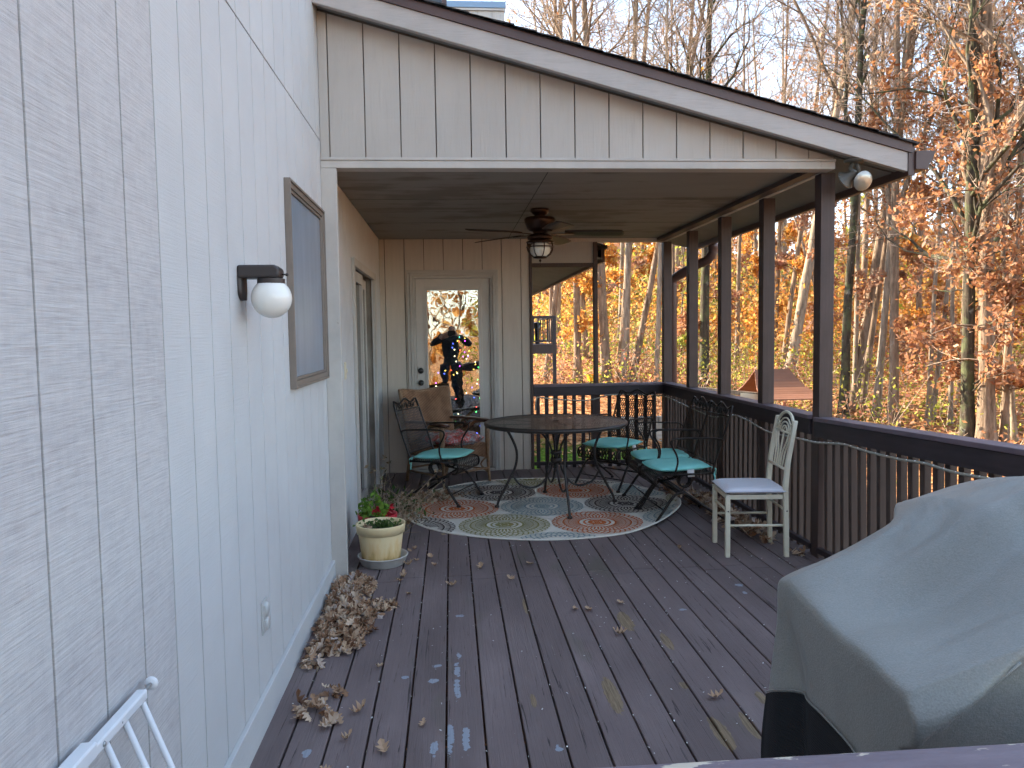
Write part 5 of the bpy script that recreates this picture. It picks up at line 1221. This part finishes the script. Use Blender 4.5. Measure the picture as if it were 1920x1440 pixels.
# play house
M['redwood'] = simple('redwood_stain', (.34,.13,.065), .65, .2, 6, .3, stretch=(2,2,12)); M['redroof'] = simple('redwood_roof_boards', (.20,.085,.045), .6, .12, 3, .2)
M['greenpl'] = simple('green_plastic', (.02,.14,.07), .4, .05, 5, .05)
ps = thing('playhouse', 'wooden play fort with brown plank roof standing in the woods', 'playhouse', (7.95, 18.2, -1.62))
b = MB(); prof = [(.42, 2.08), (.22, 1.86), (-.02, 1.66), (-.33, 1.52), (-.72, 1.43)]     # front slope, y,z flared
for (ya, za), (yb_, zb_) in zip(prof, prof[1:]):
    for i in range(3):
        t0, t1 = i/3, (i+.93)/3; y0_, z0_ = ya+(yb_-ya)*t0, za+(zb_-za)*t0; y1_, z1_ = ya+(yb_-ya)*t1, za+(zb_-za)*t1
        qq = max(0, 2.08-z0_)/.65; w0, w1 = -.50-.20*qq, .40+.40*qq**1.3
        b.add([(w0,y0_,z0_),(w1,y0_,z0_),(w1+.015,y1_,z1_),(w0-.01,y1_,z1_),(w0,y0_,z0_+.03),(w1,y0_,z0_+.03),(w1+.015,y1_,z1_+.03),(w0-.01,y1_,z1_+.03)], [(3,2,1,0),(4,5,6,7),(0,1,5,4),(1,2,6,5),(2,3,7,6),(3,0,4,7)])
        b.add([(w0,.84-y0_,z0_),(w1,.84-y0_,z0_),(w1+.015,.84-y1_,z1_),(w0-.01,.84-y1_,z1_),(w0,.84-y0_,z0_+.03),(w1,.84-y0_,z0_+.03),(w1+.015,.84-y1_,z1_+.03),(w0-.01,.84-y1_,z1_+.03)], [(3,2,1,0),(4,5,6,7),(0,1,5,4),(1,2,6,5),(2,3,7,6),(3,0,4,7)])
b.build('roof', M['redroof'], ps)
b = MB()
for x, y in ((-.52,-.55),(.66,-.55),(-.52,1.35),(.66,1.35)): b.box(x-.045,x+.045,y-.045,y+.045,-.2,1.20)
b.box(-.6,.74,-.58,-.53,.98,1.07); b.box(-.6,.74,-.58,-.53,.62,.69); b.box(-.6,.74,-.58,-.53,.28,.34); b.box(.60,.65,-.55,1.35,.62,.69)
b.build('frame', M['redwood'], ps)
b = MB()
for i in range(13): b.box(-.48+.085*i, -.435+.085*i, -.575, -.545, .341, .619)
b.build('railing', M['redwood'], ps)
b = MB(); b.box(-.47,-.10,-.52,-.49,.0,1.3); b.box(-.1,.0,1.3,1.33,.3,1.2); b.build('wall_boards', M['redwood'], ps)
b = MB(); b.box(-.62,-.585,-.55,-.1,.3,1.12); b.box(.12,.5,.6,.64,.7,.98); b.build('green_panel', M['greenpl'], ps)
sb = thing('swing_beam', 'weathered swing beam on a post running left from the play fort', 'swing beam', (0,0,0))
b = MB(); b.bar((7.42,18.3,-.11),(5.9,18.9,.04), .10, .10); b.build('beam', M['bark_pale'], sb); b = MB(); b.box(6.52,6.60,18.6,18.68,-1.9,-.06); b.build('post', M['redwood'], sb); b = MB(); b.bar((7.45,18.22,-.17),(7.0,18.38,-.13), .04, .12); b.build('bracket_board', M['almond'], sb)

# ================================================================== TREES
def grow(seed, H_, r0, lean=(0, 0), first=.35, nlimb=16, limbL=.36, leaves=600, leafsize=.07, leafz=(0, 99), leafmat_='lf_tan', bark='bark_grey', twigs=3, fork=0, lowtwigs=0, dens=1.0, wob=.18, clump=None):
    r = np.random.default_rng(seed)
    K = 22; t = np.linspace(0, 1, K); wobx = np.cumsum(r.normal(0, wob/ K**.5, K))*.6; woby = np.cumsum(r.normal(0, wob/K**.5, K))*.6
    trunks = []
    P = np.stack([lean[0]*H_*t+wobx*t**.5, lean[1]*H_*t+woby*t**.5, H_*t-.3*(1-t)], -1); rad_ = r0*(1-.82*t**1.1); rad_[0] *= 1.7; rad_[1] *= 1.12
    trunks.append((P, rad_))
    for q in range(fork):
        i0 = int(K*(.25+.15*r.random())); n_ = K-i0; tt = np.linspace(0, 1, n_); a = r.uniform(0, 2*PI); L = H_*(1-i0/K)*.9
        d = np.array([math.cos(a)*.38, math.sin(a)*.38, .95]); P2 = P[i0]+d*L*tt[:, None]+np.stack([np.cumsum(r.normal(0, .05, n_))]*1+[np.cumsum(r.normal(0, .05, n_)), np.zeros(n_)], -1)
        P2 = np.concatenate([P2, np.zeros((0, 3))]); P3 = np.stack([np.interp(np.linspace(0, 1, K), tt, P2[:, c]) for c in range(3)], -1)
        trunks.append((P3, rad_[i0]*.72*(1-.85*t)))
    bark_parts = []
    TP = np.stack([a for a, _ in trunks]); TR = np.stack([a for _, a in trunks]); bark_parts.append(tubes(TP, TR, 10)+(0, True))
    def children(PP, RR_, n_per, t0, t1, Lf, spread, up, kk, rf):
        N, k0, _ = PP.shape; n_ = N*n_per; pi_ = np.repeat(np.arange(N), n_per)
        tt = r.uniform(t0, t1, n_)*(k0-1); i0 = np.minimum(tt.astype(int), k0-2); f = (tt-i0)[:, None]
        st = PP[pi_, i0]*(1-f)+PP[pi_, i0+1]*f; pd = nrm(PP[pi_, i0+1]-PP[pi_, i0]); pr = RR_[pi_, i0]
        rd = r.normal(size=(n_, 3)); rd -= pd*(rd*pd).sum(-1, keepdims=True); rd = nrm(rd)
        sp = r.uniform(spread[0], spread[1], (n_, 1)); d = nrm(pd*np.cos(sp)+rd*np.sin(sp)+np.array([0, 0, up]))
        frac = 1-tt/(k0-1)*.6; L = Lf*frac*r.uniform(.6, 1.25, n_)
        pts = [st]; cur = st; dd = d
        for j in range(kk-1):
            dd = nrm(dd+r.normal(0, .22, (n_, 3))+np.array([0, 0, up*.35])); cur = cur+dd*(L/(kk-1))[:, None]; pts.append(cur)
        Pn = np.stack(pts, 1); R0 = np.minimum(pr*rf, pr*.8); Rn = R0[:, None]*(1-.82*np.linspace(0, 1, kk))[None]
        return Pn, Rn
    L1, R1 = children(TP, TR, nlimb, first, .98, H_*limbL, (.5, 1.1), .22, 8, .48)
    bark_parts.append(tubes(L1, R1, 6)+(0, True))
    L2, R2_ = children(L1, R1, 6, .2, .98, H_*limbL*.42, (.4, 1.0), .12, 5, .55); bark_parts.append(tubes(L2, np.maximum(R2_, .008), 4)+(0, True))
    ext = []
    if lowtwigs:
        Lw, Rw = children(TP, TR, lowtwigs, .08, first+.12, H_*.13, (.9, 1.5), -.02, 6, .16); bark_parts.append(tubes(Lw, np.maximum(Rw, .008), 4)+(0, True))
        Lw2, Rw2 = children(Lw, Rw, 5, .2, 1, H_*.05, (.4, 1.0), 0., 4, .6); ext.append((Lw2, np.maximum(Rw2, .005)))
    L3, R3 = children(L2, R2_, int(5*dens), .15, 1, H_*limbL*.20, (.4, 1.0), .08, 4, .6); L3r = np.maximum(R3, .0055)
    L4, R4 = children(L3, R3, twigs, .2, 1, H_*limbL*.10, (.4, 1.0), .05, 3, .6); L4r = np.maximum(R4, .0042)
    tw = [tubes(L3, L3r, 3)+(0, True), tubes(L4, L4r, 3)+(0, True)] + [tubes(a, c, 3)+(0, True) for a, c in ext]
    src = L4[:, 1:].reshape(-1, 3)
    if ext: e_ = ext[0][0][:, 1:].reshape(-1, 3); src_low = e_
    C = src[r.integers(0, len(src), leaves)]
    if ext: m_ = int(leaves*.55); C = np.concatenate([C[:leaves-m_], src_low[r.integers(0, len(src_low), m_)]])
    keep = (C[:, 2] > leafz[0]) & (C[:, 2] < leafz[1]); C = C[keep]
    C = C+r.normal(0, .09, C.shape)
    lq = leafquads(C, leafsize, r=r)
    return bark_parts, tw, lq, leafmat_, bark
def make_tree(name, g):
    bp, tw, lq, lm_, bk_ = g
    t = thing(name, 'x', 'tree'); fmesh('trunk', bp, [M[bk_]], t); fmesh('crown', tw+[lq+(1, False)], [M['twig'], M[lm_]], t); return t
HERO = [  # x, y, z, leanx, radius, H, first, leaves, mat, bark, fork, low, name, label
 (3.06,25.29,-.07,.13,.10,15,.45,500,'lf_orange','bark_grey',0,2,'leaning_tree','thin leaning trunk under the neighbouring deck, left one of a pair'),
 (3.45,26.78,.06,.02,.09,15,.45,900,'lf_orange','bark_grey',0,3,'oak_tree','thin upright trunk under the neighbouring deck, right one of a pair'),
 (4.05,24.76,-.11,-.01,.125,19,.34,1500,'lf_orange','bark_grey',0,4,'oak_tree','straight grey trunk with orange leaves in the middle of the left end opening'),
 (4.96,24.54,-.11,-.04,.155,20,.40,900,'lf_orange','bark_grey',0,2,'oak_tree','thick dark grey trunk just right of the brown end post'),
 (5.59,25.65,-.01,.08,.12,19,.42,700,'lf_orange','bark_grey',0,2,'oak_tree','slightly leaning grey trunk between two thicker trunks beyond the end railing'),
 (5.47,24.35,-.13,.03,.125,20,.42,900,'lf_orange','bark_pale',0,2,'oak_tree','pale straight trunk right of centre beyond the end railing'),
 (5.67,24.43,-.14,.20,.108,17,.45,600,'lf_orange','bark_grey',0,1,'leaning_tree','trunk leaning right out of the same foot as the pale straight trunk'),
 (6.25,23.37,-.39,.03,.08,16,.4,700,'lf_tan','bark_pale',0,2,'oak_tree','slim pale trunk hugging the far corner post of the porch'),
 (8.18,24.75,-.71,.01,.165,20,.36,1500,'lf_tan','bark_dark',0,5,'oak_tree','dark lichen covered trunk seen between the second and third porch posts'),
 (7.50,25.83,-.33,.0,.075,15,.4,900,'lf_rust','bark_grey',0,3,'young_tree','slim trunk between the corner post and the next porch post'),
 (11.8,31.48,-.33,.03,.10,17,.4,900,'lf_orange','bark_grey',0,4,'young_tree','slim grey trunk with yellow undergrowth behind the swing beam'),
 (13.62,31.19,-.34,.13,.11,18,.42,700,'lf_tan','bark_grey',0,3,'leaning_tree','thin trunk leaning right directly behind the play fort'),
 (13.36,29.94,-.45,.17,.21,20,.42,500,'lf_orange','bark_pale',0,1,'leaning_tree','thick pale trunk leaning right above the play fort roof'),
 (11.33,21.71,-1.15,.035,.135,19,.36,1600,'lf_rust','bark_dark',1,5,'oak_tree','dark mossy trunk just right of the near porch post'),
 (12.24,22.75,-1.04,.01,.08,16,.4,700,'lf_tan','bark_pale',0,3,'young_tree','slim pale trunk close behind the dark mossy trunk by the porch post'),
 (12.14,22.81,-1.05,.16,.145,20,.40,700,'lf_tan','bark_grey',1,2,'leaning_tree','grey trunk leaning right and forking under the eave corner'),
 (12.63,23.13,-1.0,.14,.11,17,.42,600,'lf_tan','bark_grey',0,3,'leaning_tree','thinner grey trunk leaning right beside the forked leaning trunk'),
 (12.17,21.45,-1.14,.06,.11,19,.42,700,'lf_tan','bark_pale',1,2,'oak_tree','pale trunk leaning slightly right, middle of the open view'),
 (12.03,20.30,-1.24,.01,.13,20,.40,900,'lf_tan','bark_grey',2,2,'oak_tree','upright brown grey trunk dividing into many limbs high up'),
 (12.80,19.99,-1.22,.04,.068,14,.4,1000,'lf_rust','bark_pale',0,4,'young_tree','thin sunlit sapling trunk, left one of two beside the dark ivy trunk'),
 (13.30,20.60,-1.15,.09,.075,15,.4,1000,'lf_rust','bark_pale',0,4,'young_tree','thin sunlit sapling trunk, right one of two beside the dark ivy trunk'),
 (12.22,17.50,-1.42,-.03,.158,18,.18,4200,'lf_rust','bark_dark',1,14,'oak_tree','dark mossy oak with dense rust brown leaves at the right'),
 (12.45,17.13,-1.44,-.02,.195,19,.22,3200,'lf_rust','bark_grey',1,9,'oak_tree','widest grey trunk close to the right edge with rust leaves'),
 (13.34,19.79,-1.21,.01,.066,13,.35,1400,'lf_rust','bark_pale',0,5,'young_tree','very slim trunk left of the dark mossy oak at the right'),
 (12.93,17.25,-1.40,.02,.10,15,.2,2400,'lf_rust','bark_grey',0,8,'oak_tree','second trunk from the right edge, slender and leafy'),
 (13.57,17.66,-1.35,-.08,.07,13,.2,2600,'lf_rust','bark_pale',0,7,'oak_tree','slender leafy trunk at the right edge leaning left'),
]
for i, (x, y, z, lx, r_, H_, fi, lv, lm_, bk_, fk, low, nm, lb) in enumerate(HERO):
    g = grow(100+i, H_, r_, (lx, random.uniform(-.02, .02)), fi, 12 if fk else 15, .34, int(lv*(1.7 if lv < 2000 else 1.1)), .075 if lm_ != 'lf_orange' else .085, (1.2, 99 if lv > 2000 else 9), lm_, bk_, 2, fk, low)
    t = make_tree(nm, g); t.location = (x, y, gnd(x, y)); tag(t, lb, 'tree')
# background wood: copies of a few grown variants
variants = []
VS = [('bare_tree', 18, .15, .40, 160, 'lf_tan', 'bark_grey', 0, 0), ('bare_tree', 20, .19, .36, 220, 'lf_tan', 'bark_pale', 1, 0), ('autumn_tree', 15, .11, .25, 2600, 'lf_orange', 'bark_grey', 0, 4), ('autumn_tree', 17, .13, .3, 2600, 'lf_rust', 'bark_grey', 0, 4), ('sapling', 9, .055, .15, 1900, 'lf_orange', 'bark_pale', 0, 5), ('sapling', 8, .05, .12, 1700, 'lf_green', 'bark_grey', 0, 5), ('autumn_tree', 14, .10, .2, 2400, 'lf_tan', 'bark_pale', 1, 4)]
LBL = {'bare_tree': 'bare grey tree farther back in the autumn wood', 'autumn_tree': 'autumn tree still in leaf farther back in the wood', 'sapling': 'thin leafy sapling growing under the taller trees'}
GRP = {'bare_tree': 'bare trees of the wood', 'autumn_tree': 'leafy autumn trees of the wood', 'sapling': 'saplings under the trees'}
for i, (nm, H_, r_, fi, lv, lm_, bk_, fk, low) in enumerate(VS):
    variants.append([make_tree(nm, grow(300+i, H_, r_, (random.uniform(-.04, .04), 0), fi, 14, .34, lv, .10, (.8, 8.5 if nm != 'bare_tree' else 99), lm_, bk_, 1, fk, low, .9)), 0, nm])
heroxy = [(h[0], h[1]) for h in HERO]; spots = []
tries = 0
while len(spots) < 88 and tries < 5000:
    tries += 1; a = R(random.uniform(-2, 52)); d = 26+ (random.random()**.8)*46
    x, y = d*math.sin(a), d*math.cos(a)
    if x < 2.5 or any(math.hypot(x-p, y-q) < 1.7 for p, q in heroxy+spots): continue
    if x < 9.5 and abs(y-38-.25*x) < 6 and random.random() < .8: continue
    spots.append((x, y))
def pick(d):
    u = random.random()
    if d < 34: return random.choice([0, 1, 4, 5, 4, 2, 0, 6])
    return random.choice([0, 1, 2, 3, 2, 0, 6, 4, 5, 6, 2, 4])
for (x, y) in spots:
    v = variants[pick(math.hypot(x, y))]; o = v[0] if v[1] == 0 else copy_tree(v[0]); v[1] = 1
    s_ = random.uniform(.8, 1.2); o.location = (x, y, gnd(x, y)); o.rotation_euler = (random.uniform(-.05, .05), random.uniform(-.04, .09), random.uniform(0, 6.28)); o.scale = (s_, s_, s_*random.uniform(.9, 1.15)); tag(o, LBL[v[2]], 'tree', GRP[v[2]])
# trees behind the camera (mirrored in the door glass) and off to the sides
for (x, y, vi) in ((-1.5,-15,1),(1.2,-13,0),(3,-17,3),(-3.5,-20,6),(.3,-22,2),(5.5,-14,1),(-6,-16,0),(2.2,-26,3),(-1.2,-28,2),(8,-20,6),(12,-8,1),(16,-2,3),(15,5,0),(18,9,2),(-.3,-18,4),(1.8,-20,5),(-2.4,-24,2),(4.,-24,6)):
    v = variants[vi]; o = copy_tree(v[0]) if v[1] else v[0]; v[1] = 1; o.location = (x, y, gnd(x, y)); o.rotation_euler = (0, random.uniform(-.05, .05), random.uniform(0, 6.28)); s_ = random.uniform(.85, 1.1); o.scale = (s_, s_, s_)
    tag(o, LBL[v[2]], 'tree', GRP[v[2]])
# ground cover and far foliage that nobody could count
def area(n, d0, d1, a0, a1, r=rng):
    a = np.radians(r.uniform(a0, a1, n)); d = d0+(d1-d0)*r.random(n)**.8; return d*np.sin(a), d*np.cos(a)
def gv(x, y): return np.array([gnd(p, q) for p, q in zip(x, y)])
x, y = area(26000, 13, 42, 2, 52); z = gv(x, y)
tag(fmesh('leaf_litter', [leafquads(np.stack([x, y, z+.02+.04*rng.random(len(x))], -1), .075, True)+(0, False)], [M['lf_litter']]), 'carpet of fallen orange and brown leaves on the wooded slope', 'leaf litter', kind='stuff')
def clumps(nc, nl, d0, d1, a0, a1, h, rad_, size, matn, label, name, zoff=0, keep=None):
    cx, cy = area(nc, d0, d1, a0, a1); parts = []; ok = (cx > 2.2)
    if keep is not None: ok &= keep(cx, cy)
    cx, cy = cx[ok], cy[ok]; cz = gv(cx, cy); n_ = len(cx); P_ = []
    rr_ = rad_*rng.uniform(.5, 1.4, n_); hh_ = h*rng.uniform(.3, 1.2, n_)
    u = rng.normal(size=(n_, nl, 3)); C = np.stack([cx[:, None]+u[..., 0]*rr_[:, None]*.5, cy[:, None]+u[..., 1]*rr_[:, None]*.5, cz[:, None]+zoff+np.abs(hh_[:, None]*(rng.random((n_, nl)))+u[..., 2]*.1)], -1).reshape(-1, 3)
    P_ = np.stack([np.stack([cx, cy, cz-.1], -1), np.stack([cx+rng.normal(0,.1,n_), cy, cz+hh_*.5], -1), np.stack([cx+rng.normal(0,.3,n_), cy+rng.normal(0,.3,n_), cz+hh_], -1)], 1)
    P2 = np.repeat(P_, 3, 0); P2[:, 1:, :2] += rng.normal(0, .25, (len(P2), 2, 2))*rr_.repeat(3)[:, None, None]
    tag(fmesh(name, [tubes(P2, np.tile(np.array([.012, .008, .004]), (len(P2), 1)), 3)+(1, True), leafquads(C, size)+(0, False)], [M[matn], M['twig']]), label, 'undergrowth', kind='stuff')
clumps(240, 130, 22, 50, 4, 48, 1.8, 1.3, .055, 'lf_green', 'yellow green honeysuckle undergrowth among the trunks', 'undergrowth')
clumps(130, 120, 17, 48, 10, 50, 1.3, 1.1, .06, 'lf_rust', 'rusty low oak brush on the wooded slope', 'undergrowth')
clumps(110, 120, 20, 50, 5, 46, 1.8, 1.3, .06, 'lf_tan', 'straw coloured dry brush on the wooded slope', 'undergrowth')
clumps(210, 190, 50, 85, 0, 52, 6.5, 4.5, .17, 'lf_orange', 'far orange foliage filling the wood beyond the trunks', 'far_foliage')
clumps(200, 190, 55, 90, 0, 52, 7.5, 5, .18, 'lf_tan', 'far tan foliage filling the wood beyond the trunks', 'far_foliage')
clumps(95, 200, 34, 52, 20, 50, 5, 3.5, .11, 'lf_orange', 'golden orange foliage of smaller trees behind the leaning trunks', 'mid_foliage')
clumps(60, 200, 32, 50, 2, 30, 4, 3, .11, 'lf_orange', 'bright orange foliage of smaller trees beyond the end railing', 'mid_foliage')
clumps(70, 240, 45, 70, 0, 40, 5, 4, .16, 'lf_green', 'far yellow green bushes at the foot of the distant wood', 'far_foliage')
